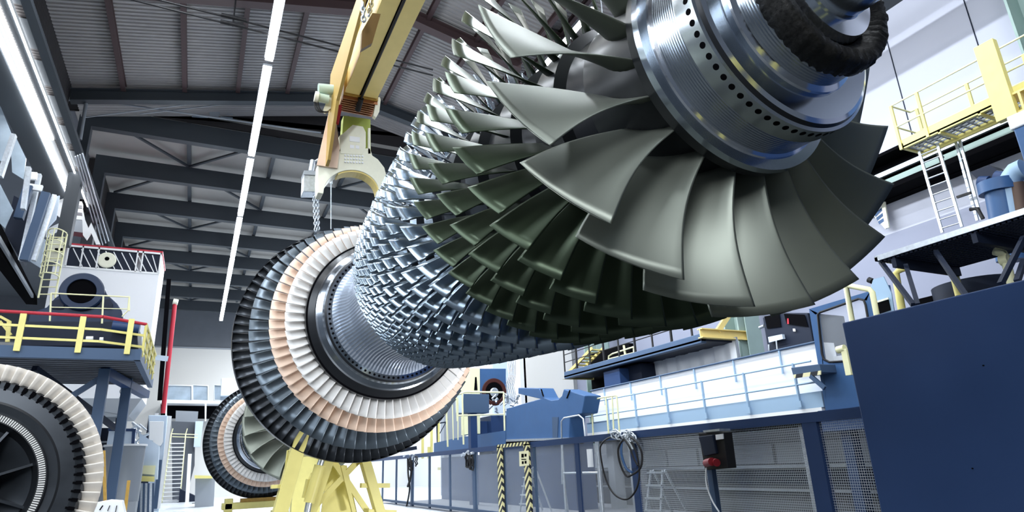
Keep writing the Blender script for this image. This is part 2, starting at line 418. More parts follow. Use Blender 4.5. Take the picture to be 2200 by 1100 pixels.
for k in range(12):
    y0 = 9.3+k*1.55
    e2.part(MB().m(mat('dim_clerestory_glass', (.11, .125, .14), .3)).quad((-4.14, y0, 10.36), (-3.99, y0, 10.36), (-3.99, y0+1.1, 10.36), (-4.14, y0+1.1, 10.36)), 'pane')
e2.part(MB().m(clad).bx(-4.15, -3.98, 4, 28, 10.38, 10.45), 'frame')

# right wall crane runway ledge
e = L('runway_ledge', 'black crane runway ledge with pale perforated rails on the right wall', 'runway', (15.5, 8, 7.4))
e.part(MB().m(black).bx(15.1, 16, YB, 13.0, 7.42, 7.55).bx(15.7, 16, YB, 13, 7.4, 8.42).bx(15.1, 16, YB, 13, 8.34, 8.42), 'ledge')
e.part(MB().m(galv).bx(15.5, 15.6, YB, 13, 7.98, 8.10), 'upper_rail')
e.part(MB().m(teal).bx(15.4, 15.55, YB, 13, 7.66, 7.82), 'lower_rail')
# crane girder whose shadow falls as a band on the upper wall
e = L('crane_girder', 'dark crane girder running high along the right side of the hall', 'girder', (14.0, 4, 11.0))
e.part(MB().m(beamc).bx(13.6, 14.05, YB, 16, 11.28, 11.8), 'girder_box')
# sage columns on the right wall
def column_r(x, y, wx, wy, z1, lab):
    o = MB().m(teal).ibeam((x, y, 0), (x, y, z1), wy, wx, .05).bx(x-wx/2, x+wx/2, y-wy/2, y-wy/2+.03, 0, z1).build('wall_column'); tag(o, lab, 'column', 'sage columns of the right wall')
column_r(15.65, 5.25, .6, 1.1, 13.5, 'sage green column at the upper right edge beside the yellow platform')
column_r(14.9, 14.3, .6, .9, 9, 'sage green column behind the blue control cubicle')
column_r(15.0, 22.6, .6, .9, 9, 'sage green column beside the far yellow stair')

# ================================================================== TURBINE ROTORS
def blade_mesh(name, material, r0, r1, c0, c1, b0, b1, th0=.09, th1=.03, camber=.07, ns=6, nc=6, bow=0.):
    """one aerofoil at angle 0: span along +x from r0 to r1, leading edge at y=0, chord towards +y / -z"""
    vs = []; fs = []; ring = 2*nc
    for i in range(ns+1):
        t = i/ns; r = r0+(r1-r0)*t
        c = c0+(c1-c0)*(t**1.25)
        b = math.radians(b0+(b1-b0)*t**.85); th = th0+(th1-th0)*t; cm = camber*(1-.8*t)
        dy, dz = cos(b), -sin(b); ny, nz = sin(b), cos(b)
        for k in range(ring):
            if k <= nc: u = k/nc; side = 1
            else: u = (ring-k)/nc; side = -1
            u = .5-.5*cos(PI*u)
            y_t = th*c*(2.0*math.sqrt(max(u, 0))*(1-u)*.9+.012)*side
            yc = cm*c*4*u*(1-u)
            q = y_t+yc
            # a section point swung onto its own radius, about the rotor axis
            ty = dy*u*c+ny*q+.5*bow*sin(PI*t); tz = dz*u*c+nz*q-bow*sin(PI*t)
            a = tz/r
            vs.append((r*cos(a), ty, r*sin(a)))
    for i in range(ns):
        for k in range(ring):
            fs.append((i*ring+k, i*ring+(k+1) % ring, (i+1)*ring+(k+1) % ring, (i+1)*ring+k))
    fs.append(tuple(range(ring))); fs.append(tuple(range(ns*ring, (ns+1)*ring))[::-1])
    me = bpy.data.meshes.new(name); me.from_pydata(vs, [], fs); me.materials.append(material)
    b = bmesh.new(); b.from_mesh(me); bmesh.ops.recalc_face_normals(b, faces=b.faces); b.to_mesh(me); b.free()
    me.polygons.foreach_set('use_smooth', [len(p.vertices) == 4 for p in me.polygons]); me.update()
    return me

# stage, leading-edge station s (metres ahead of the last turbine row), tip r, root r, count, tip chord, phase
CS = [(8.25, 1.365, .60, 20, .53), (7.55, 1.31, .69, 34, .275), (7.08, 1.27, .74, 38, .235), (6.63, 1.235, .78, 43, .205), (6.20, 1.21, .805, 47, .19),
      (5.81, 1.18, .82, 52, .165), (5.48, 1.16, .835, 56, .15), (5.19, 1.14, .845, 60, .14), (4.95, 1.125, .855, 66, .125), (4.75, 1.105, .86, 70, .115),
      (4.57, 1.09, .865, 74, .11), (4.41, 1.075, .87, 78, .105), (4.27, 1.06, .875, 82, .10), (4.15, 1.045, .88, 84, .095), (4.04, 1.03, .885, 86, .09)]
PH = [-129.5, -154.5, -151.2, -157.5, -156.5]
TS = [(1.72, 1.37, 1.11, 68, .20, tb_white), (1.40, 1.53, 1.16, 70, .20, tb_peach), (.80, 1.73, 1.22, 66, .22, tb_grey), (.10, 1.90, 1.30, 84, .20, tb_dark)]

def place(o, ang, s):
    o.rotation_euler = (0, -ang, 0); o.location = (0, -s, 0)
CM = []
for i, (s, rt, rr, n, c) in enumerate(CS):
    mt = bl_green if i < 1 else (bl_mid if i < 4 else bl_steel)
    big = i == 0
    CM.append(blade_mesh('compressor_blade', mt, rr-.02, rt, c*(.62 if big else .72), c, 26 if big else 34, 62 if big else 58,
              th0=.07 if big else .07, th1=.011 if big else .016, camber=.085 if big else .07, bow=.048 if big else .015, ns=14 if big else (8 if i < 4 else 4), nc=10 if big else (7 if i < 4 else 4)))
TM = []
for i, (s, rt, rr, n, c, mt) in enumerate(TS):
    TM.append(blade_mesh('turbine_blade', mt, rr-.02, rt, c*.84, c*.88, 52, 60, th0=.06, th1=.04, camber=.05, ns=4, nc=5))

def combined(items, name, parent):
    """many small blades of a row as one mesh: items = (mesh, angle, s)"""
    V = []; F = []; MI = []; mats = []
    for me, a, s in items:
        n = len(V); ca, sa = cos(a), sin(a)
        mt = me.materials[0]
        if mt not in mats: mats.append(mt)
        k = mats.index(mt)
        for v in me.vertices:
            x, y, z = v.co; V.append((x*ca-z*sa, y-s, x*sa+z*ca))
        for p in me.polygons: F.append([i+n for i in p.vertices]); MI.append(k)
    me = bpy.data.meshes.new(name); me.from_pydata(V, [], F)
    for mt in mats: me.materials.append(mt)
    me.polygons.foreach_set('material_index', MI)
    me.polygons.foreach_set('use_smooth', [True]*len(F)); me.update()
    o = bpy.data.objects.new(name, me); COL.objects.link(o); o.parent = parent; o['kind'] = 'stuff'
    return o

def rotor(loc, rz, label, detail=True, phase0=None):
    e = thing('turbine_rotor', label, 'turbine rotor', loc, None, rz)
    NL = 128
    # shaft, flanges and drum, front to back (y = -s)
    P = lambda *a: [(-s, r, mt) for s, r, mt in a]
    MB().lathe_y(P((10.9, .0, steel), (10.9, .185, steel), (8.93, .185, steel), (8.91, .19, steel_rim), (8.90, .265, steel_rim), (8.86, .275, steel), (8.84, .275, steel)), NL).build('shaft', e, 'polished steel shaft stub')
    # sooty felt wrap with a ragged surface
    fb = MB().m(brush); n = 160
    prof = [(8.845, .28), (8.90, .335), (8.905, .385), (8.88, .405), (8.83, .41), (8.79, .405), (8.785, .35)]
    rr_ = random.Random(3); jit = [[rr_.uniform(-.006, .008) for _ in range(n)] for _ in prof]
    vs = []
    for i, (s, r) in enumerate(prof):
        for k in range(n):
            a = 2*PI*k/n; rr = r+jit[i][k]*(0 if i in (0, 6) else 1); vs.append((rr*cos(a), -s+jit[i][k-3]*.8, rr*sin(a)))
    fs = [(i*n+k, (i+1)*n+k, (i+1)*n+(k+1) % n, i*n+(k+1) % n) for i in range(len(prof)-1) for k in range(n)]
    fb.add(vs, fs, True).build('felt_wrap', e, 'black sooty felt wrap')
    MB().lathe_y(P((8.84, .36, steel_rim), (8.80, .395, steel_thread), (8.70, .40, steel_rim), (8.685, .425, steel_rim), (8.675, .43, steel), (8.66, .43, steel), (8.66, .55, steel_rim), (8.65, .572, steel_dark), (8.645, .575, steel_dark), (8.63, .583, steel_band), (8.625, .60, steel_band),
                   (8.515, .60, steel_rim), (8.508, .592, steel_thread), (8.36, .59, steel_rim), (8.35, .605, steel_rim), (8.34, .61, steel), (8.335, .665, steel), (8.30, .67, steel_dark), (8.24, .66, steel_dark), (8.22, .60, steel_dark)), NL).build('front_drum', e, 'turned steel front drum')
    hb = MB().m(black)
    for k in range(66):
        a = 2*PI*k/66; r = .6005
        vs = []
        for j in range(12):
            t = 2*PI*j/12; q = .0155
            aa = a+q*cos(t)/r; vs.append(((r+.0006)*cos(aa), -8.592+q*sin(t), (r+.0006)*sin(aa)))
        hb.add(vs, [tuple(range(12))], False)
    hb.build('bolt_hole', e, 'ring of dark drilled holes', fix=False, kind='stuff')
    # disc stack under the blades
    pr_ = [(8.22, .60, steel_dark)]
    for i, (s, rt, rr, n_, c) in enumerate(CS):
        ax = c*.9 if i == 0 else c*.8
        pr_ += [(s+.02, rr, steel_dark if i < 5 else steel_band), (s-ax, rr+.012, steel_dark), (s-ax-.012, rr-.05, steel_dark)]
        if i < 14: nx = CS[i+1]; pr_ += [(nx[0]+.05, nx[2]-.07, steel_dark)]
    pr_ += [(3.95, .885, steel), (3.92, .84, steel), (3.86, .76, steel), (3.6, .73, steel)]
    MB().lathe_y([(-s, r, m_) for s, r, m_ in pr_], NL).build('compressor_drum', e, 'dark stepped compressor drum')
    # grooved central hollow shaft
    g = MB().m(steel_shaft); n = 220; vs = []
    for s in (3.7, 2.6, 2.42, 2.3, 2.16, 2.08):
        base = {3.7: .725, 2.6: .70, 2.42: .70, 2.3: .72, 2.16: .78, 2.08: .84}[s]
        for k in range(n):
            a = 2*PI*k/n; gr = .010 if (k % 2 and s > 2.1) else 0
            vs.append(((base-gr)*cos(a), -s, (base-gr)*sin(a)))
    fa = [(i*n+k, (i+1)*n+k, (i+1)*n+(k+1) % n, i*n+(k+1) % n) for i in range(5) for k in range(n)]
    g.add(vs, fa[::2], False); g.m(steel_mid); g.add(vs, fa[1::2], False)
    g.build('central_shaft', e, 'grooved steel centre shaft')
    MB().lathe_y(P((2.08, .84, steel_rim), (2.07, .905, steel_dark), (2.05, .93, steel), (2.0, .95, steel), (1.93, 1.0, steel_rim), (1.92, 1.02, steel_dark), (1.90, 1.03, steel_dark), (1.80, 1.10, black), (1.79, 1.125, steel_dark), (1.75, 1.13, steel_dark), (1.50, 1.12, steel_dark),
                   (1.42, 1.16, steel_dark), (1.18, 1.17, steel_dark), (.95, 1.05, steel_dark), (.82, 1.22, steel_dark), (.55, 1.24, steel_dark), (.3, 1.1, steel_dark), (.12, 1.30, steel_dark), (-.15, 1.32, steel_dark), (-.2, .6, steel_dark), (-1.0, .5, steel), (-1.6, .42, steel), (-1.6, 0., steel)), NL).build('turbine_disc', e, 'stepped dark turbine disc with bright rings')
    hb = MB().m(black)
    for k in range(84):
        a = 2*PI*k/84; r = .873
        hb.tube((r*cos(a), -2.0785, r*sin(a)), (r*cos(a), -2.07, r*sin(a)), .0165, 8)
    hb.build('disc_hole', e, 'ring of dark bolt holes', kind='stuff')
    # compressor blades: first rows singly, the rest as one mesh
    rest = []; cnt = 0
    for i, (s, rt, rr, n_, c) in enumerate(CS):
        ph = math.radians(PH[i]) if i < 5 else (i*1.7) % 1
        for k in range(n_):
            a = ph+2*PI*k/n_
            if detail and (i < 2 or (i == 2) or (i == 3 and cnt < 100)):
                o = bpy.data.objects.new('compressor_blade', CM[i]); COL.objects.link(o); o.parent = e; place(o, a, s); cnt += 1
                if i == 0: o['label'] = 'large green grey first row blade'
            elif not detail and i == 0:
                o = bpy.data.objects.new('compressor_blade', CM[i]); COL.objects.link(o); o.parent = e; place(o, a, s)
            else: rest.append((CM[i], a, s))
    combined(rest, 'compressor_blade', e)
    rest = []; cnt = 0
    order = []
    for i, (s, rt, rr, n_, c, mt) in enumerate(TS):
        for k in range(n_):
            a = .02*i+2*PI*k/n_
            ad = math.degrees(a) % 360
            vis = 90 < ad < 320
            order.append(((0 if vis else 1, {2: 0, 1: 1, 3: 3, 0: 2}[i]), i, a, s))
    order.sort(key=lambda q: q[0])
    for q, i, a, s in order:
        if detail and cnt < 100:
            o = bpy.data.objects.new('turbine_blade', TM[i]); COL.objects.link(o); o.parent = e; place(o, a, s); cnt += 1
            o['label'] = ['white turbine blade', 'peach coloured turbine blade', 'slate grey turbine blade', 'charcoal turbine blade'][i]
        else: rest.append((TM[i], a, s))
    combined(rest, 'turbine_blade', e)
    # thin bright tip band of the last row
    MB().m(steel_dark).lathe_y([(-.09, 1.895), (-.09, 1.905), (.06, 1.905), (.06, 1.895)], NL).build('shroud_ring', e)
    return e
rotor((2.2325, 10.3645, 3.266), .0195, 'huge bladed gas turbine rotor filling the middle of the hall', True)
rotor((2.10, 24.0, 2.40), .0195, 'second bladed turbine rotor far behind the yellow stand', False)

# third rotor disc at the lower left, seen face on
def left_disc():
    c = Vector((-2.0, 8.0, 1.25)); e = thing('turbine_disc', 'turbine disc with white outer blades cut off by the lower left corner', 'turbine disc', c)
    NL = 128
    MB().lathe_y([(.5, .0, steel_dark), (.5, 1.0, steel_dark), (.1, 1.03, steel_dark), (.0, 1.025, steel_dark), (-.03, 1.0, tb_dark), (-.05, .94, tb_dark), (-.06, .82, steel_dark), (-.065, .80, tb_dark), (-.05, .72, steel_dark)], NL).build('disc_body', e, 'charcoal disc')
    t = MB().m(steel_dark).lathe_y([(-.05, .72), (-.085, .715), (-.085, .64), (-.05, .63)], NL)
    t.m(tb_white)
    for k in range(200):
        a = 2*PI*k/200; u = Vector((cos(a), 0, sin(a))); v = Vector((-sin(a), 0, cos(a)))
        for q in (0,):
            p0 = u*.65+Vector((0, -.0865, 0)); p1 = u*.705+Vector((0, -.0865, 0)); t.quad(p0-v*.006, p1-v*.006, p1+v*.006, p0+v*.006)
    t.build('seal_ring', e, 'pale ring of fine scratched marks')
    MB().lathe_y([(-.05, .63, steel_dark), (.10, .56, tb_dark), (.22, .30, tb_dark), (.05, .2, tb_dark), (-.02, .19, steel_dark), (-.02, .155, copper), (.1, .15, copper), (.14, 0.0, copper)], NL).build('disc_hub', e, 'dark dished hub with copper bore')
    rb = MB().m(tb_dark)
    for k in range(9):
        a = 2*PI*k/9+.33; u = Vector((cos(a), 0, sin(a))); v = Vector((-sin(a), 0, cos(a)))
        rb.prism([u*.19+v*.012+Vector((0, -.01, 0)), u*.60+v*.012+Vector((0, .04, 0)), u*.56+v*.012+Vector((0, .11, 0)), u*.26+v*.012+Vector((0, .20, 0))], v*-.024)
    rb.build('radial_rib', e, 'dark radial ribs')
    fr = MB().m(black)
    for k in range(76):
        a = 2*PI*k/76; u = Vector((cos(a), 0, sin(a))); v = Vector((-sin(a), 0, cos(a)))
        for (ra, rb_, wd) in ((.955, 1.01, .017), (.93, .955, .010)):
            fr.box(u*((ra+rb_)/2)+Vector((0, -.045, 0)), (rb_-ra, .02, wd*2), Matrix((u, Vector((0, 1, 0)), v)).transposed())
    fr.build('blade_slot', e, 'dark blade slots', kind='stuff')
    me = blade_mesh('disc_blade', creamw, 1.0, 1.178, .16, .16, 60, 66, th0=.09, th1=.06, camber=.08, ns=3, nc=5)
    for k in range(76):
        o = bpy.data.objects.new('disc_blade', me); COL.objects.link(o); o.parent = e
        o.rotation_euler = (0, -2*PI*k/76, 0); o.location = (0, -.02, 0)
left_disc()

# ================================================================== LIFTING GEAR
e = L('lifting_beam', 'yellow lifting beam running overhead towards the cream hook bracket', 'lifting beam', (2.0, 6.5, 7.4))
x0, x1 = 1.72, 2.28
e.part(MB().m(cyellow).bx(x0, x0+.25, 3.0, 9.7, 7.45, 7.49).bx(x1-.25, x1, 3.0, 9.7, 7.45, 7.49), 'bottom_flange', bevel=.004)
e.part(MB().m(cyellow).bx(x0+.03, x0+.06, 3.0, 9.7, 7.49, 8.15).bx(x1-.06, x1-.03, 3.0, 9.7, 7.49, 8.15).bx(x0+.02, x1-.02, 3, 9.7, 8.15, 8.2), 'web', 'ochre shaded box web')
e.part(MB().m(black).bx(x0+.25, x1-.25, 3.0, 9.7, 7.46, 7.55), 'slot')
s_ = MB().m(rubber).tube((2.0, 3.0, 7.44), (2.0, 9.75, 7.40), .022).tube((2.0, 9.7, 7.40), (2.0, 9.95, 7.3), .05)
e.part(s_, 'drive_rod')
e.part(MB().m(ochre).bx(1.70, 2.30, 9.7, 10.25, 7.42, 8.0), 'end_carriage', bevel=.01)
rb = MB().m(copper)
for k in range(7): rb.bx(1.70, 2.30, 9.74+.07*k, 9.765+.07*k, 7.36, 7.44)
e.part(rb, 'carriage_spring', 'row of brown spring plates')
# tapered side plate left of the beam (hangs lower at its far end)
pl = [Vector((1.50, 7.2, 7.60)), Vector((1.50, 9.2, 6.95)), Vector((1.50, 9.75, 6.15)), Vector((1.50, 9.95, 6.12)), Vector((1.50, 9.95, 7.9)), Vector((1.50, 7.2, 7.9))]
e.part(MB().m(mat('shaded_crane_yellow', (.45, .30, .08), .45)).prism(pl, (.05, 0, 0)).m(tb_peach).prism([Vector((1.36, 9.95, 6.12)), Vector((1.70, 9.95, 6.12)), Vector((1.72, 9.95, 6.5)), Vector((1.62, 9.95, 7.15)), Vector((1.5, 9.95, 7.1))], (0, .04, 0)), 'side_plate', 'tapered side plate')  # side plate: crane yellow darkened, its shade put into the colour
e.part(MB().m(green_m).tube(at(684, 190, Y=9.6), at(716, 193, Y=9.6), .085, 14).tube(at(680, 209, Y=9.6), at(706, 214, Y=9.6), .075, 14)
       .m(cream).tube(at(676, 207, Y=9.55), at(684, 209, Y=9.55), .09, 14), 'drive_motor', 'pale green motors', bevel=.004)
e.part(MB().m(cream).prism([at(*p, Y=9.7) for p in ((737, 157), (722, 170), (694, 236), (700, 240), (712, 232), (738, 165))], (0, .08, 0)), 'motor_bracket')
e.part(MB().m(red).prism([at(*p, Y=9.5) for p in ((725, 225), (735, 225), (733, 240), (728, 266), (723, 262))], (0, .06, 0)), 'brake_lever', 'red lever')
e.part(MB().m(cream).prism([at(*p, Y=9.75) for p in ((809, 210), (816, 208), (818, 214), (815, 240), (808, 252), (802, 248))], (0, .1, 0)), 'limit_switch', 'white limit switch box', bevel=.004)
cb = MB().m(rubber)
for k in range(3):
    a = at(676+3*k, 214, Y=9.6); b = at(700+3*k, 240, Y=9.6); cpt = at(672+6*k, 246, Y=9.6)
    cb.path([a*(1-t)**2+cpt*2*t*(1-t)+b*t*t for t in [j/8 for j in range(9)]], .012, 6)
e.part(cb, 'motor_cable')

# hook bracket: fork-shaped cream casting hanging from the carriage
yh = 10.0
e = L('lifting_hook', 'cream C-shaped hook bracket with lime green neck hanging above the rotor', 'hook', (1.95, 10, 6.2))
def arcpx(cx, cy, rx, ry, a0, a1, n=18): return [(cx+rx*cos(math.radians(a0+(a1-a0)*k/n)), cy-ry*sin(math.radians(a0+(a1-a0)*k/n))) for k in range(n+1)]
outer = [(694, 416), (683, 414), (682, 385), (684, 350), (694, 334), (712, 322), (724, 321)] + [(795, 318)] + [(800, 334), (812, 342), (826, 360), (832, 385), (832, 410), (818, 410)]
inner = arcpx(755, 415, 60, 50, 3, 178, 22)
poly = outer + inner
e.part(MB().m(cream).prism([at(*p, Y=yh) for p in poly], (0, .28, 0)), 'hook_body', bevel=.008)
e.part(MB().m(cyellow).prism([at(*p, Y=yh+.02) for p in arcpx(755, 415, 61, 51, 3, 120, 16)+arcpx(755, 415, 57, 46, 120, 3, 16)], (0, .24, 0)), 'saddle_lining', 'yellow lining of the hook mouth')
e.part(MB().m(lime).prism([at(*p, Y=yh+.06) for p in ((738, 248), (796, 256), (797, 330), (722, 322), (735, 290))], (0, .2, 0)), 'neck_plate', 'lime green neck plate', bevel=.006)
e.part(MB().m(cream).prism([at(*p, Y=yh-.01) for p in ((731, 292), (740, 284), (758, 268), (780, 272), (786, 284), (786, 316), (778, 332), (732, 330))], (0, .06, 0)), 'front_plate', 'cream cover plate', bevel=.004)
e.part(MB().m(cream).prism([at(*p, Y=yh) for p in ((791, 275), (796, 275), (796, 330), (791, 330))], (0, .1, 0)).prism([at(*p, Y=yh) for p in ((729, 292), (735, 288), (735, 325), (729, 325))], (0, .1, 0)), 'side_rib')
e.part(MB().m(white).prism([at(*p, Y=yh-.014) for p in ((751, 292), (773, 295), (773, 306), (751, 303))], (0, .006, 0)).prism([at(*p, Y=yh-.014) for p in ((752, 311), (761, 312), (761, 319), (752, 318))], (0, .006, 0)).prism([at(*p, Y=yh-.014) for p in ((764, 312), (772, 313), (772, 320), (764, 319))], (0, .006, 0)), 'type_plate', 'white type plates')
bb = MB().m(white)
for r in range(3):
    for k in range(7):
        p = at(742+6.2*k, 333+7*r+.35*k, Y=yh-.02); bb.tube(p, p+Vector((0, .03, 0)), .017, 8)
e.part(bb, 'bolt_head', 'rows of pale bolt heads')
# chains, chain box
def chain(a, b, n, r, nm, lab, cat='chain'):
    m_ = MB().m(galv); a = Vector(a); b = Vector(b); st = (b-a)/n; M_, L_ = MB.frame(a, b); ln = st.length
    for i in range(n):
        c = a+st*(i+.5); u = st.normalized(); v = M_ @ (Vector((0, 1, 0)) if i % 2 else Vector((0, 0, 1)))
        m_.path([c+u*(.62*ln*cos(t))+v*(.33*ln*sin(t)) for t in [2*PI*j/10 for j in range(10)]], r, 5, True)
    tag(m_.build(nm), lab, cat)
chain(at(674, 420, Y=11.5), at(678, 497, Y=11.5), 12, .014, 'hoist_chain', 'pair-wide silver hoist chain hanging from the chain box left of the hook')
chain(at(682, 420, Y=11.6), at(684, 494, Y=11.6), 12, .014, 'hoist_chain', 'silver hoist chain hanging just right of its twin under the chain box')
tag(MB().m(galv).tube(at(711, 390, Y=11.5), at(711, 492, Y=11.5), .010, 6).tube(at(711, 385, Y=11.5), at(711, 395, Y=11.5), .03, 8).build('hoist_wire'), 'single thin steel wire hanging below the cream hook bracket', 'wire')
e = L('chain_box', 'small steel chain collector box hanging left of the cream hook', 'chain box', at(668, 400, Y=11.5))
e.part(MB().m(galv).prism([at(*p, Y=11.4) for p in ((653, 370), (681, 372), (681, 412), (651, 412))], (0, .3, 0)), 'box', bevel=.01)
e.part(MB().m(grey).prism([at(*p, Y=11.38) for p in ((653, 366), (683, 368), (683, 376), (653, 375))], (0, .34, 0)), 'lid')
e.part(MB().m(galv).tube(at(668, 368, Y=11.5), at(672, 345, Y=11.5), .05, 8).path([at(672, 350, Y=11.5), at(690, 338, Y=11.5), at(700, 350, Y=11.5)], .02), 'hanger')
chain(at(779, 6, Y=7.0), at(781, 46, Y=7.0), 4, .016, 'shackle_chain', 'bright chain links hanging at the top beside the yellow lifting beam')
chain(at(800, 0, Y=7.6), at(792, 34, Y=7.6), 5, .018, 'shackle_chain', 'dark chain links at the upper edge left of the yellow beam')
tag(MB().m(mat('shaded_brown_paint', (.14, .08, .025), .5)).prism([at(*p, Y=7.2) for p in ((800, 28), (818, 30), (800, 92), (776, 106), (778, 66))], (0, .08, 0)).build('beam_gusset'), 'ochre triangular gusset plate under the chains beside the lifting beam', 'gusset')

# ================================================================== YELLOW ROTOR STAND
e = L('rotor_stand', 'yellow steel trestle stand under the rear of the big rotor', 'stand', (1.9, 10.9, 0))
ys_ = yellow
def leg(p0, p1, w=.16, h=.2): return MB().m(ys_).beam(p0, p1, w, h)
A1, A2 = at(648, 955, Y=10.4), at(603, 1105, Y=10.4); A2 = A1+(A2-A1)*(A1.z/(A1.z-A2.z))
e.part(leg(A1+Vector((0, 0, .2)), A2, .20, .24), 'leg', bevel=.01)
B1, B2 = at(712, 985, Y=11.0), at(668, 1105, Y=11.0); B2 = B1+(B2-B1)*(B1.z/(B1.z-B2.z))
e.part(leg(B1+Vector((0, 0, .1)), B2, .15, .18), 'leg', bevel=.01)
C1, C2 = at(778, 985, Y=11.0), at(815, 1105, Y=11.0); C2 = C1+(C2-C1)*(C1.z/(C1.z-C2.z))
e.part(leg(C1+Vector((0, 0, .1)), C2, .15, .22), 'leg', bevel=.01)
D1, D2 = at(738, 1000, Y=11.3), at(742, 1105, Y=11.3); D2 = D1+(D2-D1)*(D1.z/(D1.z-D2.z))
e.part(MB().m(ys_).prism([at(705, 1000, Y=11.35), at(745, 1000, Y=11.35), at(768, 1105, Y=11.35), at(690, 1105, Y=11.35)], (0, .06, 0)), 'web_plate')
for a, b in (((770, 990), (665, 1100)), ((716, 990), (790, 1100)), ((735, 1000), (760, 1100))):
    p, q = at(*a, Y=11.1), at(*b, Y=11.1); e.part(MB().m(ys_).beam(p, q, .06, .09), 'cross_brace')
e.part(MB().m(ys_).beam(at(775, 1043, Y=11), at(836, 1043, Y=11), .12, .07), 'side_arm')
e.part(MB().m(ys_).beam(at(790, 1098, Y=11), at(850, 1100, Y=11), .12, .06), 'side_arm')
e.part(MB().m(ys_).beam(at(582, 1046, Y=10.4), at(612, 1044, Y=10.4), .14, .05), 'side_arm')
e.part(MB().m(ys_).path([at(625, 968, Y=10.4), at(618, 968, Y=10.4), at(613, 1008, Y=10.4), at(620, 1010, Y=10.4)], .014), 'handle')
e.part(MB().m(ys_).tube(at(687, 1000, Y=10.8), at(664, 1080, Y=10.8), .085, 16).m(galv).tube(at(692, 985, Y=10.8), at(687, 1000, Y=10.8), .05, 14).tube(at(664, 1080, Y=10.8), at(660, 1100, Y=10.8), .05, 14), 'hydraulic_cylinder', 'yellow hydraulic cylinder with silver rod')
e.part(MB().m(ys_).tube(at(664, 1030, Y=10.9), at(655, 1070, Y=10.9), .05, 12).tube(at(672, 1018, Y=10.95), at(660, 1045, Y=10.9), .035, 10), 'hydraulic_cylinder')
e.part(MB().m(ys_).bx(1.6, 2.8, 10.75, 11.4, 1.5, 1.64).bx(1.6, 2.6, 10.8, 11.5, 1.64, 2.2).bx(1.7, 2.75, 11.0, 11.5, 2.2, 2.62), 'saddle')
e.part(MB().m(ys_).bx(.9, 3.3, 10.2, 10.4, 0, .12).bx(.9, 3.3, 11.2, 11.4, 0, .12).bx(.9, 1.1, 10.2, 11.4, 0, .12), 'foot_frame')
# front trestle outside the view carries the shaft end
e = L('shaft_stand', 'yellow stand carrying the shaft stub of the big rotor', 'stand', (2.42, 1.0, 0))
e.part(MB().m(ys_).bx(2.2, 2.7, -.45, -.05, 2.9, 3.09).beam((2.3, -.25, 3.0), (1.6, -.25, 0), .14, .14).beam((2.6, -.25, 3.0), (3.3, -.25, 0), .14, .14), 'trestle')
# cradle under the second rotor
e = L('rotor_cradle', 'low yellow cradle on the floor under the second rotor', 'cradle', (1.9, 23.6, 0))
e.part(MB().m(yellow).bx(.95, 2.9, 23.6, 24.2, .22, .42), 'cross_beam', bevel=.02)
for x in (.95, 2.55): e.part(MB().m(yellow).bx(x+.08, x+.32, 23.6, 24.2, .1, .55).bx(x-.05, x+.45, 23.5, 24.3, 0, .1), 'foot', bevel=.02)
e.part(MB().m(ochre).bx(1.5, 2.7, 23.7, 24.1, .42, .53), 'saddle')
e.part(MB().m(yellow).bx(2.0, 2.6, 15.3, 15.6, 0, 2.1).bx(1.7, 2.9, 15.1, 15.9, 0, .1), 'front_post')
e = L('disc_cradle', 'yellow cradle under the disc in the lower left corner', 'cradle', (-2, 8.3, 0))
e.part(MB().m(yellow).bx(-2.6, -1.4, 8.15, 8.45, 0, .09), 'base')

# ================================================================== LEFT SIDE
# white enclosure with red top edge
Yb = 24.0
e = L('white_enclosure', 'tall white equipment enclosure with red top edge and window band at the left', 'enclosure', (-3.2, 25, 3.7))
xa, xb = -4.75, -1.72
zt = 8.72
e.part(MB().m(whitem).bx(xa, xb, Yb, 26.2, 3.75, zt-.75).bx(xa, xb, Yb+.3, 26.2, zt-.75, zt), 'body')
e.part(MB().m(red).bx(xa-.05, xb+.03, Yb-.02, 26.25, zt, zt+.06), 'top_edge', 'red top edge')
e.part(MB().m(grey).prism([(xa, Yb, 3.75), (xb-.3, Yb, 3.2), (xb, Yb, 3.75)], (0, 2.2, 0)).prism([(xa, Yb+.02, 3.75), (xa, Yb+.02, 3.1), (xb-.3, Yb+.02, 3.2)], (0, 2.1, 0)), 'sloped_base', 'grey sloped underside')
fr = MB().m(white)
for x in (-4.4, -4.0, -3.55, -2.42, -2.26, xb): fr.bx(x-.04, x, Yb-.02, Yb+.02, zt-.75, zt)
fr.bx(xa, xb, Yb-.02, Yb+.02, zt-.78, zt-.72).bx(xa, xb, Yb-.02, Yb+.02, zt-.06, zt)
e.part(fr, 'window_frame', 'white window frame')
gl = MB().m(navy_d).bx(-4.4, -2.42, Yb+.04, Yb+.06, zt-.72, zt-.06).bx(-2.26, xb-.04, Yb+.04, Yb+.06, zt-.72, zt-.06)
gl.m(white)
for k in range(11):
    x = -4.3+k*.23; gl.beam((x, Yb+.03, zt-.1), (min(x+.34, xb-.06), Yb+.03, zt-.7), .015, .03)
e.part(gl, 'window_glass', 'dark glass with white diagonal bars')
e.part(MB().m(cream).lathe_y([(0, .0), (0, .14), (.0, .24), (.02, .27), (.05, .27)], 24, c=(-3.30, Yb-.03, zt-.42)).m(black).lathe_y([(-.005, 0), (-.005, .07)], 12, c=(-3.30, Yb-.03, zt-.38)), 'fan_grille', 'round cream fan grille')
e.part(MB().m(navy_d).bx(xa+.3, xa+.6, Yb+.6, Yb+.9, 0, 3.75).bx(xb-.7, xb-.4, Yb+.6, Yb+.9, 0, 3.5).bx(-3.4, -3.1, 25.5, 25.8, 0, 3.7), 'support_column', 'dark blue supports')
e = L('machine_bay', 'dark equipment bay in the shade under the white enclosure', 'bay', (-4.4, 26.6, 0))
e.part(MB().m(navy_d).bx(-8, -2.3, 26.4, 26.8, 0, 3.0), 'back_panel')
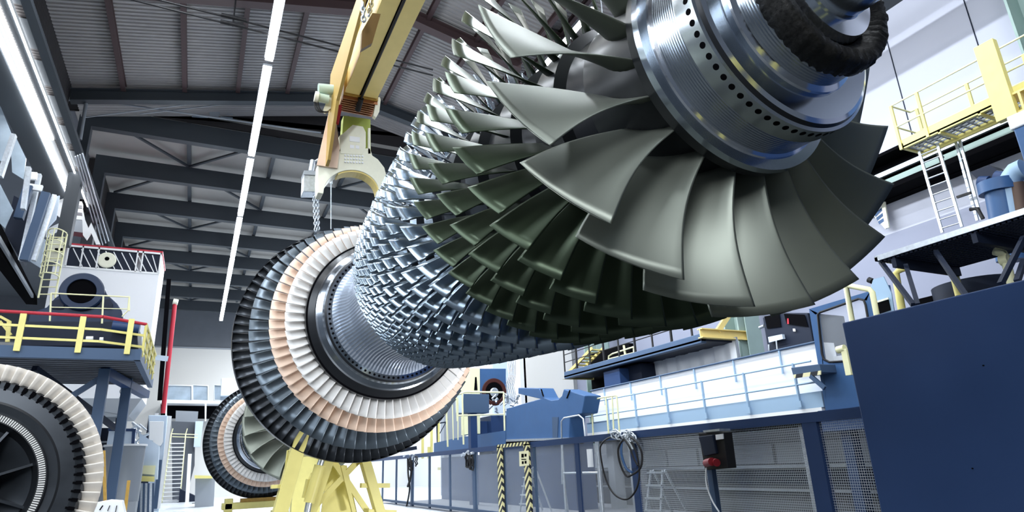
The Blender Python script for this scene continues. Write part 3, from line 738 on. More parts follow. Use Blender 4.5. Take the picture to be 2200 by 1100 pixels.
e.part(MB().m(grey).bx(-8, -2.35, 26.3, 26.36, 1.5, 1.58).bx(-8, -2.35, 26.3, 26.36, 2.5, 2.56), 'shelf_rail')
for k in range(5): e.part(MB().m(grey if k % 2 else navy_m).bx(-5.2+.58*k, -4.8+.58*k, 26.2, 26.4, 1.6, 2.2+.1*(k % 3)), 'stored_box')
# red riser column behind it
e = L('riser_pipe', 'red vertical riser pipe beside the white enclosure', 'pipe', (-1.43, 30, 3.7))
e.part(MB().m(red).tube(at(376, 650, Y=29), at(350, 888, Y=29), .085, 14), 'pipe', 'red pipe')
e.part(MB().m(white).bx(-1.56, -1.44, 28.9, 29.1, 3.6, 3.7).m(cream).tube(at(372, 648, Y=29)+Vector((0, 0, 0)), at(382, 650, Y=29), .13, 12), 'end_cap', 'pale end cap')
e.part(MB().m(black).beam(at(363, 600, Y=28.4), at(343, 860, Y=28.4), .16, .10), 'cable_duct', 'black cable duct')
e.part(MB().m(pblue).beam(at(327, 767, Y=23.9), at(361, 771, Y=23.9), .03, .17), 'label_plate', 'pale blue plate')
tag(MB().m(navy_d).bx(-1.75, -1.25, 28.7, 29.4, 0, 3.6).build('pipe_pedestal'), 'dark pedestal under the red riser pipe', 'pedestal')

# yellow caged ladder beside the enclosure
def ladder(nm, lab, p_bl, p_br, h, nr, matl, cage=False, r=.025, group=None, lean=Vector((0, 0, 0))):
    e = L(nm, lab, 'ladder', (Vector(p_bl)+Vector(p_br))/2, group)
    a, b = Vector(p_bl), Vector(p_br); u = Vector((0, 0, h))+lean
    e.part(MB().m(matl).tube(a, a+u, r), 'stile'); e.part(MB().m(matl).tube(b, b+u, r), 'stile')
    rg = MB().m(matl)
    for i in range(nr): rg.tube(a+u*((i+.5)/nr), b+u*((i+.5)/nr), r*.7, 8)
    e.part(rg, 'rung')
    if cage:
        cg = MB().m(matl); w_ = (b-a); c = (a+b)/2; n_ = Vector((w_.y, -w_.x, 0)).normalized()
        if n_.y > 0: n_ = -n_
        for i in range(5):
            q = c+u*(.3+.68*i/4)
            cg.path([q-w_/2]+[q+w_*.62*cos(t)*-1+n_*.6*sin(t) for t in [PI*j/8 for j in range(1, 8)]]+[q+w_/2], r*.7, 6)
        for j in (2, 4, 6):
            t = PI*j/8; off = w_*.62*cos(t)*-1+n_*.6*sin(t); cg.tube(c+off+u*.3, c+off+u*.98, r*.6, 6)
        e.part(cg, 'safety_cage')
    return e
ladder('caged_ladder', 'yellow caged ladder left of the white enclosure', at(82, 640, Y=21), at(118, 640, Y=21), 1.9, 9, pyellow, True)
tag(MB().m(cream).prism([at(*p, Y=21.6) for p in ((103, 520), (137, 508), (132, 560), (98, 560))], (0, .05, 0)).build('backing_panel'), 'cream backing panel with small black openings behind the caged ladder', 'panel')
tag(MB().m(black).prism([at(*p, Y=21.5) for p in ((118, 533), (125, 533), (124, 541), (117, 541))], (0, .02, 0)).prism([at(*p, Y=21.5) for p in ((128, 533), (135, 533), (134, 541), (127, 541))], (0, .02, 0)).build('cable_outlet'), 'pair of small black cable outlets behind the caged ladder', 'outlet')

# bearing pedestal machine on its blue platform
ym = 18.0
e = L('bearing_pedestal', 'navy bearing pedestal with round black bore on the left platform', 'machine', (-2.85, 18.4, 4.35))
prof = [(55, 712), (62, 672), (100, 660), (118, 640), (140, 625), (143, 610), (158, 600), (180, 597), (205, 600), (222, 612), (230, 632), (252, 652), (262, 668), (268, 700), (268, 712)]
e.part(MB().m(navy_m).prism([at(*p, Y=ym) for p in prof], (0, 1.0, 0)), 'housing', bevel=.03)
cc = at(177, 628, Y=ym)
e.part(MB().m(navy_m).lathe_y([(-.10, .30), (-.12, .31), (-.12, .44), (-.08, .47), (.02, .47)], 48, c=cc), 'bore_ring')
e.part(MB().m(black).lathe_y([(-.06, 0), (-.06, .30), (-.11, .305)], 48, c=cc), 'bore', 'black round bore')
for px in (124, 228): e.part(MB().m(navy_d).prism([at(px+a, 655+b, Y=ym-.05) for a, b in ((-14, -8), (8, -14), (14, -2), (12, 8), (-12, 8))], (0, .08, 0)), 'lug', 'dark lug')
lp = MB().m(pyellow)
for px in (167, 200, 190): lp.path([at(px-4, 600, Y=ym+.3), at(px, 593, Y=ym+.3), at(px+4, 600, Y=ym+.3)], .02, 6)
e.part(lp, 'lifting_eye', 'small yellow lifting eyes')
e.part(MB().m(navy_d).prism([at(*p, Y=ym-.4) for p in ((40, 712), (46, 690), (120, 690), (270, 690), (295, 694), (296, 745), (40, 745))], (0, 1.6, 0)), 'base_block', 'dark blue base block', bevel=.03)
e.part(MB().m(navy).tube(at(242, 700, Y=ym-.6), at(300, 706, Y=ym-.6), .13, 18), 'pipe')
e.part(MB().m(white).tube(at(185, 728, Y=ym-.7), at(200, 728, Y=ym-.7), .06, 12), 'valve', 'white valve')
e.part(MB().m(white).tube(at(214, 730, Y=ym-.7), at(222, 730, Y=ym-.7), .06, 12), 'valve', 'white valve')
# platform
z0 = 3.86
e = L('machine_platform', 'blue steel platform with corrugated deck carrying the bearing pedestal', 'platform', (-4, 18, 0))
e.part(MB().m(sblue).bx(-8, -1.28, 16.02, 16.14, z0-.12, z0+.12).bx(-1.40, -1.28, 16.0, 21, z0-.12, z0+.12), 'edge_beam')
dk = MB().m(deckg)
for k in range(16): dk.bx(-8, -1.40, 16.12+.3*k, 16.12+.3*k+.15, z0-.07, z0+.0).bx(-8, -1.40, 16.27+.3*k, 16.27+.3*k+.15, z0-.02, z0+.05)
e.part(dk, 'corrugated_deck', 'grey corrugated deck')
for x, y in ((-2.1, 17.6), (-1.75, 19.2), (-7.0, 17.6)):
    e.part(MB().m(sblue if x > -2.2 else navy).bx(x-.11, x+.11, y-.11, y+.11, 0, z0-.1), 'column', bevel=.01)
e.part(MB().m(sblue).beam((-2.1, 17.6, 3.6), (-3.3, 17.6, 2.6), .1, .12).m(navy).beam((-2.1, 17.6, 3.7), (-1.4, 20.6, 3.5), .2, .2).m(navy_d).beam((-3.4, 17.3, 3.7), (-2.0, 20.6, 2.6), .12, .12), 'diagonal_brace')
# railing
e = L('platform_railing', 'yellow guard railing with red top rail round the left platform', 'railing', (-3, 16, z0))
zt_ = 4.60
e.part(MB().m(red).tube((-8, 16.0, zt_+.1), (-2.1, 16.0, zt_+.06), .035).tube((-2.1, 16.0, zt_+.06), (-1.28, 16.3, zt_), .035), 'top_rail', 'red top rail')
for z in (4.38, 4.12): e.part(MB().m(yellow).beam((-8, 16.0, z+.05), (-2.1, 16.0, z), .03, .05).beam((-2.1, 16.0, z), (-1.28, 16.3, z-.04), .03, .05), 'mid_rail')
for x in (-3.5, -2.45, -1.55): e.part(MB().m(yellow).bx(x-.055, x+.055, 15.96, 16.0, z0, zt_+.04), 'post')
sd = MB().m(yellow)
for k in range(5): sd.tube((-1.28, 16.3+k*.95, z0), (-1.28, 16.3+k*.95, zt_), .03)
for z in (zt_, 4.35, 4.1): sd.tube((-1.28, 16.3, z), (-1.28, 20.6, z), .03)
e.part(sd, 'side_rail')
e = L('upper_railing', 'thin pale yellow railing in front of the bearing pedestal', 'railing', (-2.8, 17.2, 4.4))
f = MB().m(pyellow)
P_ = lambda x, y: at(x, y, Y=17.3)
f.path([P_(110, 630), P_(190, 634), P_(278, 638), P_(278, 668)], .018, 6).path([P_(110, 660), P_(278, 664)], .012, 6)
for x, y0, y1 in ((110, 630, 690), (222, 636, 695), (278, 638, 668)): f.tube(P_(x, y0), P_(x-3, y1), .02, 6)
f.tube(P_(278, 664), P_(262, 680), .014, 6)
e.part(f, 'railing_frame')
tag(MB().m(yellow).beam(at(22, 692, Y=16.6), at(0, 680, Y=16.6), .05, .05).beam(at(24, 720, Y=16.6), at(0, 690, Y=16.6), .05, .05).beam(at(20, 690, Y=16.6), at(16, 735, Y=16.6), .07, .07).build('stair_rail'), 'yellow stair handrail at the left edge on the platform', 'handrail')

# big dark conveyor bridge at the left edge, and the crane bay behind it
e = L('crane_bridge', 'dark crane bridge beam rising steeply at the left edge', 'crane bridge', (-6, 12, 7))
P_ = lambda x, y, Y: at(x, y, Y=Y)
e.part(MB().m(black).prism([at(0, 478, X=-5.2), at(80, 640, X=-5.2), at(80, 655, X=-5.2), at(0, 545, X=-5.2)], (-.3, 0, 0)), 'lower_chord')
e.part(MB().m(grey).prism([at(0, 505, X=-5.1), at(72, 632, X=-5.1), at(72, 640, X=-5.1), at(0, 520, X=-5.1)], (-.06, 0, 0)), 'rail', 'pale rail')
e = L('crane_tower', 'steel crane column with perforated brackets and dark glazed cab at the left', 'crane', (-5, 20, 6))
for a, b, Y in (((100, 415), (52, 560), 20), ((62, 400), (40, 470), 20)): e.part(MB().m(sblue).beam(at(*a, Y=Y), at(*b, Y=Y), .2, .2), 'tower_leg')
for a, b, Y in (((85, 375), (45, 560), 20.4), ((118, 420), (72, 560), 20.2), ((30, 290), (0, 380), 17.5), ((62, 360), (50, 450), 19.0)): e.part(MB().m(galv).beam(at(*a, Y=Y), at(*b, Y=Y), .10, .16), 'perforated_strut', 'galvanised perforated strut')
e.part(MB().m(navy_d).prism([at(*p, Y=20.8) for p in ((30, 420), (66, 440), (45, 560), (10, 500))], (0, .6, 0)), 'cab', 'dark green cab')
for Yw, pts in ((19.4, ((32, 290), (56, 340), (50, 385), (26, 370), (24, 330))), (18.5, ((0, 225), (24, 285), (10, 350), (0, 345))), (19.4, ((0, 395), (28, 450), (10, 490), (0, 480)))):
    e.part(MB().m(glassw).prism([at(*p, Y=Yw) for p in pts], (0, .05, 0)), 'cab_window', 'pale blue glazing')
e.part(MB().m(white).prism([at(*p, Y=20) for p in ((55, 368), (80, 370), (78, 385), (53, 383))], (0, .1, 0)).prism([at(*p, Y=20) for p in ((52, 392), (92, 398), (88, 410), (48, 404))], (0, .1, 0)), 'cross_plate', 'pale cross plates')
e.part(MB().m(pblue).prism([at(*p, Y=22.5) for p in ((105, 425), (128, 420), (120, 470), (92, 500))], (0, .08, 0)).prism([at(*p, Y=22) for p in ((74, 500), (98, 515), (86, 575), (62, 560))], (0, .08, 0)), 'cover_panel', 'pale blue cover panels')
e = L('runway_end', 'pale stepped end stop and brackets closing the left lamp lines', 'end stop', at(160, 470, Y=24.2))
for k, y in enumerate((430, 446, 461)):
    e.part(MB().m(white).prism([at(*p, Y=24.2) for p in ((146, y), (176, y+3), (176, y+11), (144, y+9))], (0, .3, 0)), 'step_plate', 'white step plate')
e.part(MB().m(black).prism([at(*p, Y=24.6) for p in ((146, 392), (172, 398), (178, 470), (144, 468))], (0, .2, 0)), 'back_plate')
e.part(MB().m(grey).prism([at(*p, Y=24.0) for p in ((136, 470), (176, 474), (178, 500), (150, 496), (136, 484))], (0, .5, 0)), 'stop_block')
e.part(MB().m(white).prism([at(*p, Y=23.9) for p in ((176, 440), (182, 470), (190, 490), (196, 478), (216, 525), (206, 525), (196, 500), (186, 515), (178, 505))], (0, .1, 0)), 'bracket', 'pale jagged bracket')
e.part(MB().m(white).prism([at(*p, Y=22.8) for p in ((100, 492), (134, 476), (136, 484), (98, 508))], (0, .2, 0)), 'arm', 'white arm')
e.part(MB().m(white).prism([at(*p, Y=24.1) for p in ((126, 430), (140, 425), (144, 450), (136, 472), (122, 462))], (0, .1, 0)), 'side_cover', 'white side cover')
cr = MB().m(galv)
for k in range(4):
    cr.tube(at(162+5*k, 336-2*k, Z=10.0), at(214+6.5*k, 530-4*k, Z=10.0), .022, 6)
tag(cr.build('conductor_rail'), 'bundle of thin bright conductor rails beside the clerestory band', 'conductor rail')
tag(MB().m(white).prism([at(*p, Z=12.3) for p in ((76, 32), (112, 10), (126, 68), (116, 70), (98, 112))], (0, 0, .05)).build('skylight_sheet'), 'bright white sheet showing in the upper left roof gap', 'sheet')

# pipes, cabinets and tall panels on the ground at the left
e = L('tall_cabinet', 'tall pale blue machine cabinet left of the far stairs', 'cabinet', at(335, 1095, Y=26))
q = lambda x, y: at(x, y, Y=26)
e.part(MB().m(pblue).prism([q(319, 892), (q(360, 892)), q(341, 1100), q(318, 1098)], (0, .5, 0)), 'body', bevel=.02)
e.part(MB().m(white).prism([at(*p, Y=25.9) for p in ((321, 905), (352, 905), (350, 950), (345, 958), (326, 957), (320, 946))], (0, .06, 0)), 'door', 'white door', bevel=.01)
e.part(MB().m(white).prism([at(*p, Y=25.92) for p in ((361, 893), (369, 894), (344, 1093), (338, 1093))], (0, .06, 0)), 'side_strip', 'white side strip')
e.part(MB().m(sblue).prism([at(*p, Y=25.9) for p in ((340, 988), (348, 988), (337, 1093), (328, 1093))], (0, .06, 0)), 'lower_panel', 'blue lower panel')
e = L('curtain_machine', 'small machine bay with yellow base and striped strip curtain at the left', 'machine', at(310, 1098, Y=22))
q = lambda x, y: at(x, y, Y=22)
e.part(MB().m(pblue).prism([q(300, 930), q(342, 958), q(338, 1030), q(297, 1035)], (0, .4, 0)), 'frame')
e.part(MB().m(yellow).prism([at(*p, Y=21.9) for p in ((296, 1022), (332, 1024), (331, 1035), (295, 1034))], (0, .3, 0)).m(pyellow).prism([at(*p, Y=21.9) for p in ((304, 1000), (334, 1000), (332, 1020), (303, 1018))], (0, .3, 0)), 'yellow_base', 'yellow base')
for k in range(7): e.part(MB().m(galv if k % 2 else sblue).prism([at(297+5*k+a, b, Y=21.8) for a, b in ((0, 1038), (4.6, 1038), (3, 1102), (-1.5, 1102))], (0, .03, 0)), 'curtain_strip')
e = L('storage_drum', 'large grey metal drum tank left of the small machine bay', 'tank', at(260, 1075, Y=20))
c0 = at(258, 1075, Y=20.6); 
e.part(MB().m(grey).tube((c0.x-.05, 20.6, .72), (c0.x-.05, 20.6, 2.12), .48, 40), 'shell', 'grey curved shell')
e.part(MB().m(white).tube((c0.x-.05, 20.6, 2.12), (c0.x-.05, 20.6, 2.17), .52, 40), 'rim', 'pale rim')
e.part(MB().m(grey).bx(c0.x-.5, c0.x+.4, 20.2, 21, 0, .72), 'plinth')
e = L('pale_hopper', 'pale blue hopper box above the grey drum tank', 'hopper', at(262, 940, Y=21.3))
e.part(MB().m(pblue).prism([at(*p, Y=21.4) for p in ((234, 925), (290, 925), (286, 955), (229, 955))], (0, .5, 0)), 'box', bevel=.01)
e.part(MB().m(navy).beam(at(236, 955, Y=21.8), at(236, 955, Y=21.8)-Vector((0, 0, 2.1)), .08, .08).beam(at(282, 957, Y=21.8), at(282, 957, Y=21.8)-Vector((0, 0, 2.1)), .08, .08), 'stand')
e.part(MB().m(navy).prism([at(*p, Y=21.38) for p in ((232, 920), (292, 921), (291, 927), (232, 926))], (0, .56, 0)).prism([at(*p, Y=21.38) for p in ((284, 925), (291, 925), (288, 958), (282, 958))], (0, .1, 0)), 'edge_trim', 'dark blue trim')
e.part(MB().m(navy).prism([at(*p, Y=21.5) for p in ((236, 955), (280, 957), (278, 962), (236, 962))], (0, .5, 0)), 'leg_frame')
tag(MB().m(ochre).beam(at(223, 968, Y=17), at(226, 1078, Y=17), .06, .08).build('timber_post'), 'tan timber post between the left disc and the drum tank', 'post')
tag(MB().m(ochre).beam(at(277, 1032, Y=17), at(268, 1105, Y=17), .06, .12).build('timber_post'), 'second tan timber post right of the drum tank', 'post')
e = L('slotted_plate', 'white slotted plate on the floor in front of the drum tank', 'plate', at(230, 1090, Y=14))
e.part(MB().m(white).prism([at(*p, Y=14) for p in ((194, 1082), (235, 1074), (262, 1076), (268, 1104), (190, 1104))], (0, .4, 0)), 'plate', bevel=.01)
sl = MB().m(black)
for k in range(4): sl.beam(at(197+17*k, 1094+2*k, Y=13.98), at(206+15*k, 1086, Y=13.98), .01, .02)
e.part(sl, 'slot', 'black slots')
# chains and dark clutter under the platform
for px in (262, 270):
    chain(at(px, 790, Y=20.5), at(px-4, 915, Y=20.5), 18, .012, 'hanging_chain', f'steel chain hanging beside the blue platform columns, {"nearer to the column" if px == 262 else "right-hand one"}')
e = L('valve_rack', 'cluster of steel pipework and valves below the white enclosure', 'pipework', at(300, 930, Y=22.6))
vr = MB().m(galv); rv = random.Random(5)
for k in range(16):
    a = at(284+rv.random()*26, 905+rv.random()*50, Y=22.6+rv.random()*.3); b = a+Vector((rv.uniform(-.15, .25), 0, rv.uniform(-.3, .3))); vr.tube(a, b, .02+rv.random()*.02, 8)
e.part(vr, 'pipe')
# far stairs and mezzanine
e = L('far_stairs', 'pale yellow steep stairs with many treads at the far end of the hall', 'stairs', (-1.0, 43, 0))
a0, b0 = at(348, 1080, Y=42), at(386, 1080, Y=42); a0.z = b0.z = 0; a1, b1 = at(368, 932, Y=42.6), at(399, 932, Y=42.6)
e.part(MB().m(pyellow).beam(a0, a1, .06, .12), 'stringer'); e.part(MB().m(pyellow).beam(b0, b1, .06, .12), 'stringer')
for k in range(15):
    t = (k+.5)/17; e.part(MB().m(white).beam(a0+(a1-a0)*t, b0+(b1-b0)*t, .24, .045), 'tread')
e.part(MB().m(pyellow).tube(a1, a1+Vector((.05, 0, .3)), .03).tube(b1, b1+Vector((.05, 0, .3)), .03).tube(a1, at(425, 934, Y=42.6), .025).beam(at(370, 938, Y=42.8), at(425, 940, Y=42.8), .03, .05), 'handrail')
def far_box(nm, lab, cat, pts, Y, d, mt, g=None):
    P = [at(*p, Y=Y) for p in pts]
    for v in P:
        if v.z < .6: v.z = 0.0     # stands on the floor
    tag(MB().m(mt).prism(P, (0, d, 0)).build(nm), lab, cat, g)
far_box('wall_balcony', 'long pale mezzanine ledge on the far wall', 'ledge', ((345, 858), (500, 862), (500, 868), (345, 866)), 47, 2.8, white)
for k, (xa_, xb_, lab) in enumerate(((356, 412, 'left'), (414, 447, 'middle'), (460, 494, 'right'))):
    e = L('mezzanine_screen', f'pale patterned glass screen on the far mezzanine, {lab} one', 'screen', at(xa_, 860, Y=47.1))
    e.part(MB().m(glassw).prism([at(*p, Y=47.1) for p in ((xa_, 827), (xb_, 829), (xb_, 861), (xa_, 860))], (0, .05, 0)), 'pane')
    e.part(MB().m(white).path([at(*p, Y=47.05) for p in ((xa_, 827), (xb_, 829), (xb_, 861), (xa_, 860))], .05, 6, True), 'frame')
far_box('mezzanine_shade', 'black panel for the shade under the far mezzanine ledge', 'shade_panel', ((345, 868), (500, 870), (500, 900), (345, 898)), 48.5, .3, black)  # solid black panel painting in the shade below the ledge
for x in (355, 440): far_box('mezzanine_post', f'white post under the far mezzanine, {"left" if x == 355 else "right"} one', 'post', ((x, 866), (x+4, 866), (x+3, 905), (x, 905)), 46, .2, white)
far_box('far_cabinet', 'grey door cabinet under the far mezzanine', 'cabinet', ((378, 882), (426, 884), (424, 908), (377, 906)), 46.5, 1, grey)
far_box('far_machine', 'pale grey machine housing behind the far stairs', 'machine', ((369, 905), (420, 907), (418, 1000), (400, 1062), (372, 1060)), 44.5, 2, deckg)
far_box('white_pillar', 'white pillar beside the far stairs', 'pillar', ((420, 905), (437, 905), (430, 960), (416, 960)), 44, .4, pblue)
far_box('duct_box', 'pale duct box standing on the far mezzanine behind the second rotor', 'box', ((476, 812), (500, 812), (500, 850), (474, 850)), 46, .6, pblue)
far_box('low_machine', 'low grey machine with yellow top left of the second rotor', 'machine', ((420, 1025), (462, 1028), (460, 1078), (420, 1076)), 33, 1, grey)
far_box('yellow_guard', 'yellow guard bar on the low grey machine', 'guard', ((418, 1021), (456, 1022), (456, 1028), (418, 1028)), 32.5, 1, yellow)
far_box('orange_crate', 'small orange crate on the floor beside the far stairs', 'crate', ((414, 1066), (434, 1067), (432, 1078), (413, 1078)), 38, 1, orange)
far_box('valve_post', 'white post with red valve foot beside the far stairs', 'post', ((404, 975), (412, 975), (406, 1078), (398, 1078)), 40, .3, white)
far_box('dark_bench', 'dark workbench at the foot of the far stairs', 'bench', ((386, 1050), (445, 1052), (445, 1078), (384, 1078)), 41, 1.5, navy_d)

# ================================================================== RIGHT SIDE
# large navy cabinet in the foreground
e = L('navy_cabinet', 'huge plain navy blue cabinet filling the lower right corner', 'cabinet', (6.8, 2.2, 0))
e.part(MB().m(navy).bx(6.0, 7.6, -1.6, 4.39, 0, 2.513), 'body', bevel=.012)
sc_ = MB().m(black)
for y, z in ((3.15, 1.88), (3.45, 1.05), (2.2, 1.5)): sc_.tube((6.0, y, z), (5.99, y, z), .006, 8)
e.part(sc_, 'rivet')
e = L('grating_platform', 'dark open grating platform on struts above the navy cabinet', 'platform', (8.2, 4.2, 2.51))
X_ = 8.0
za = 3.62
e.part(MB().m(galv).bx(7.96, 8.0, 2.0, 5.15, 3.62, 3.69).bx(7.96, 9.4, 5.11, 5.15, 3.62, 3.67), 'edge_trim', 'pale perforated edge')
gb = MB().m(navy_d)
for k in range(52): gb.bx(8.0, 9.4, 2.0+.06*k, 2.02+.06*k, 3.60, 3.66)
for k in range(24): gb.bx(8.0+.06*k, 8.02+.06*k, 2.0, 5.1, 3.60, 3.66)
for y in (2.9, 3.9, 4.9): gb.bx(8.0, 9.4, y, y+.06, 3.48, 3.6)
e.part(gb, 'grating')
st = MB().m(navy_d)
for (a, b) in (((1892, 562), (1962, 655)), ((1946, 570), (1972, 655)), ((2010, 540), (2075, 635)), ((2200, 510), (2150, 610)), ((2200, 560), (2185, 605))): st.beam(at(*a, X=8.1), at(*b, X=7.55), .05, .05)
e.part(st, 'strut')
e.part(MB().m(navy_d).bx(7.5, 9.2, 2.2, 5.0, 2.3, 2.42).bx(7.7, 7.9, 2.4, 2.6, 0, 2.4).bx(7.7, 7.9, 4.6, 4.8, 0, 2.4).bx(9.0, 9.2, 4.6, 4.8, 0, 2.4), 'support_frame')
# yellow pipes and dark tank under the grating
e = L('yellow_pipe', 'yellow pipe frame under the grating platform', 'pipe', at(1935, 660, X=9))
P_ = lambda x, y: at(x, y, X=9.4)
e.part(MB().m(yellow).path([P_(1940, 680), P_(1924, 588), P_(1935, 578), P_(2090, 530), P_(2110, 540)], .055, 12).path([P_(2062, 635), P_(2040, 552)], .055, 12), 'pipe_run')
e.part(MB().m(cream).beam(at(1950, 566, X=9.3), at(2085, 522, X=9.3), .05, .09), 'lagging', 'cream lagging strip')
e = L('yellow_valve_pipe', 'bright yellow bent pipe at the right edge above the navy cabinet', 'pipe', at(2160, 600, X=8.6))
P_ = lambda x, y: at(x, y, X=8.8)
e.part(MB().m(pyellow).path([P_(2137, 540), P_(2155, 545), P_(2160, 556), P_(2174, 612)], .05, 12).tube(P_(2150, 560), P_(2168, 556), .07, 12), 'pipe_run')
e = L('dark_tank', 'black round tank behind the yellow pipe frame', 'tank', at(2080, 600, X=9.9))
ct = at(2090, 600, X=10.2)
e.part(MB().m(navy_d).tube((ct.x, ct.y, 0), (ct.x, ct.y, 3.5), .55, 32), 'shell')
e.part(MB().m(galv).path([Vector((ct.x-.58, ct.y+.15*cos(t), 2.75+.15*sin(t))) for t in [2*PI*k/20 for k in range(20)]], .012, 6, True), 'hand_wheel', 'thin silver ring')
tag(MB().m(black).bx(9.9, 10.3, 5.55, 6.0, 0, 3.42).build('dark_column'), 'black column block left of the round tank', 'column')
# blue tower machine with glossy pipe at right edge
e = L('press_frame', 'pale topped blue machine housing at the right edge', 'machine', at(2190, 400, X=10))
e.part(MB().m(mblue).bx(10.0, 11.2, -1, 4.05, 4.0, 5.45), 'housing', bevel=.02)
e.part(MB().m(white).bx(9.98, 11.2, -1, 4.08, 5.45, 5.66), 'cover', 'white top cover', bevel=.02)
e.part(MB().m(navy).bx(10.2, 11.0, 1, 2.4, 0, 4.0), 'leg')
e = L('exhaust_unit', 'glossy blue vertical pipe unit with clamps and dark spotlight head', 'pipe unit', at(2160, 420, X=10))
P_ = lambda x, y: at(x, y, X=10.6)
e.part(MB().m(mblue).tube(P_(2148, 405), P_(2176, 560), .20, 28), 'column_pipe', 'blue column pipe')
e.part(MB().m(mblue).tube(P_(2144, 390), P_(2149, 414), .27, 28), 'collar', bevel=.01)
e.part(MB().m(lblue).path([P_(2200, 362), P_(2185, 368), P_(2172, 385), P_(2168, 410), P_(2185, 520)], .15, 20), 'bent_pipe')
e.part(MB().m(mat('brown_sleeve', (.12, .075, .055), .5)).tube(P_(2184, 395), P_(2198, 470), .12, 20), 'brown_sleeve', 'brown sleeve')
e.part(MB().m(navy_d).prism([P_(2085, 370), P_(2125, 355), P_(2145, 366), P_(2140, 384), P_(2100, 386)], (.3, 0, 0)).m(navy).tube(P_(2105, 392), P_(2125, 392), .1, 12).tube(P_(2140, 382), P_(2172, 384), .11, 14), 'lamp_head', 'dark flat lamp head')

# yellow service platform high on the right wall
e = L('service_platform', 'yellow railed service platform high on the right wall', 'platform', (14, 6.5, 7.5))
X0, X1, Z0 = 13.5, 14.2, 7.52
y1 = 7.55; y0 = 2.5
e.part(MB().m(yellow).bx(X0, X0+.06, y0, y1, Z0, Z0+.22).bx(X1-.06, X1, y0, y1, Z0-.06, Z0+.16).bx(X0, X1, y1-.06, y1, Z0, Z0+.14), 'edge_beam', bevel=.005)
gb = MB().m(grey)
for k in range(34): gb.bx(X0, X1, y0+.15*k, y0+.03+.15*k, Z0+.03, Z0+.07)
for k in range(5): gb.bx(X0+.14*k, X0+.02+.14*k, y0, y1, Z0+.03, Z0+.07)
e.part(gb, 'grating', 'grey grating floor')
cbm = MB().m(yellow)
for y in (6.7, 5.9, 5.1, 4.3): cbm.bx(X0, X1, y, y+.05, Z0-.03, Z0+.03)
e.part(cbm, 'cross_beam')
rl = MB().m(pyellow)
for x in (X0, X1):
    for z in (8.08, 8.62): rl.tube((x, y0, z), (x, y1, z), .02, 8)
for z in (8.08, 8.62): rl.tube((X0, y1, z), (X1, y1, z), .02, 8)
e.part(rl, 'hand_rail')
for x, ys2 in ((X0, (7.55, 6.95, 4.75, 3.9)), (X1, (7.4, 6.3, 5.2, 4.4, 3.2))):
    for y in ys2: e.part(MB().m(yellow).bx(x-.025, x+.025, y-.03, y+.03, Z0, 8.62), 'post')
e.part(MB().m(cyellow).bx(13.1, 16, 4.85, 5.25, 7.0, 7.06).bx(13.1, 16, 5.03, 5.07, 7.06, 7.4).bx(13.1, 16, 4.85, 5.25, 7.4, 7.44), 'bracket_beam', 'ochre bracket beam')
e.part(MB().m(yellow).bx(13.05, 13.2, 5.15, 5.5, 7.0, 8.65), 'bracket_plate', bevel=.006)
e.part(MB().m(cream).prism([at(*p, X=13.9) for p in ((2112, 145), (2126, 132), (2134, 136), (2140, 162), (2150, 180), (2135, 172), (2120, 172))], (.2, 0, 0)), 'gear_box', 'cream gear box')
# its steel ladders
def rladder(nm, lab, pts, X, nr, w_px, hoop=False):
    a, b = at(*pts[0], X=X), at(*pts[1], X=X); c = at(pts[0][0]+w_px, pts[0][1]-w_px*.3, X=X); d = c+(b-a)
    e = L(nm, lab, 'ladder', a)
    e.part(MB().m(galv).beam(a, b, .04, .05), 'stile'); e.part(MB().m(galv).beam(c, d, .04, .05), 'stile')
    r = MB().m(galv)
    for i in range(nr): r.tube(a+(b-a)*((i+.5)/nr), c+(d-c)*((i+.5)/nr), .016, 6)
    e.part(r, 'rung'); return e
rladder('wall_ladder', 'galvanised ladder between the grating and the yellow platform', ((2025, 500), (1975, 325)), 13.9, 10, 42)
e_ = rladder('safety_rail', 'thin steel climbing rail pair right of the galvanised ladder', ((2100, 474), (2052, 300)), 14.3, 2, 9)
tag(MB().m(rubber).path([at(2084, 450, X=14.1), at(2100, 448, X=14.1), at(2112, 470, X=14.1)], .04, 8).build('rail_catch'), 'curved black catch at the foot of the climbing rail', 'catch')
tag(MB().m(rubber).beam(at(2056, 424, X=14.1), at(2086, 414, X=14.1), .05, .05).build('rail_catch'), 'straight black catch halfway up the climbing rail', 'catch')
tag(MB().m(rubber).tube(at(2018, 338, X=14.0), at(2026, 365, X=14.0), .02, 6).tube(at(2016, 330, X=14.0), at(2024, 340, X=14.0), .05, 8).build('ladder_hook'), 'small black hook under the yellow platform', 'hook')
# lower wall: shadowed blue framed notice just right of the big blades
e = L('wall_sign_board', 'blue and white striped board partly behind the fan blades on the right wall', 'board', at(1900, 440, X=15.8))
e.part(MB().m(white).prism([at(*p, X=15.8) for p in ((1868, 454), (1896, 420), (1908, 488), (1902, 492))], (.05, 0, 0)), 'board')
bs = MB().m(mblue)
for k in range(4): bs.prism([at(*p, X=15.79) for p in ((1874+4*k, 452-1*k+10*k*.9), (1890+4*k, 436+10*k), (1891+4*k, 442+10*k), (1877+4*k, 458+8*k))], (.01, 0, 0))
e.part(bs, 'stripe', 'blue stripes')
e.part(MB().m(cream).beam(at(1895, 418, X=15.75), at(1907, 490, X=15.75), .05, .10), 'frame', 'cream frame edge')

# blue control cabin
XC = 10.0
e = L('control_cabin', 'blue machine control cabin with big rounded window', 'cabin', at(1790, 880, X=10))
c3 = [at(*p, X=XC) for p in ((1738, 664), (1905, 610), (1960, 880), (1776, 884))]
out = [at(*p, X=XC) for p in ((1738, 664), (1870, 625), (1906, 612), (1950, 860), (1776, 882))]
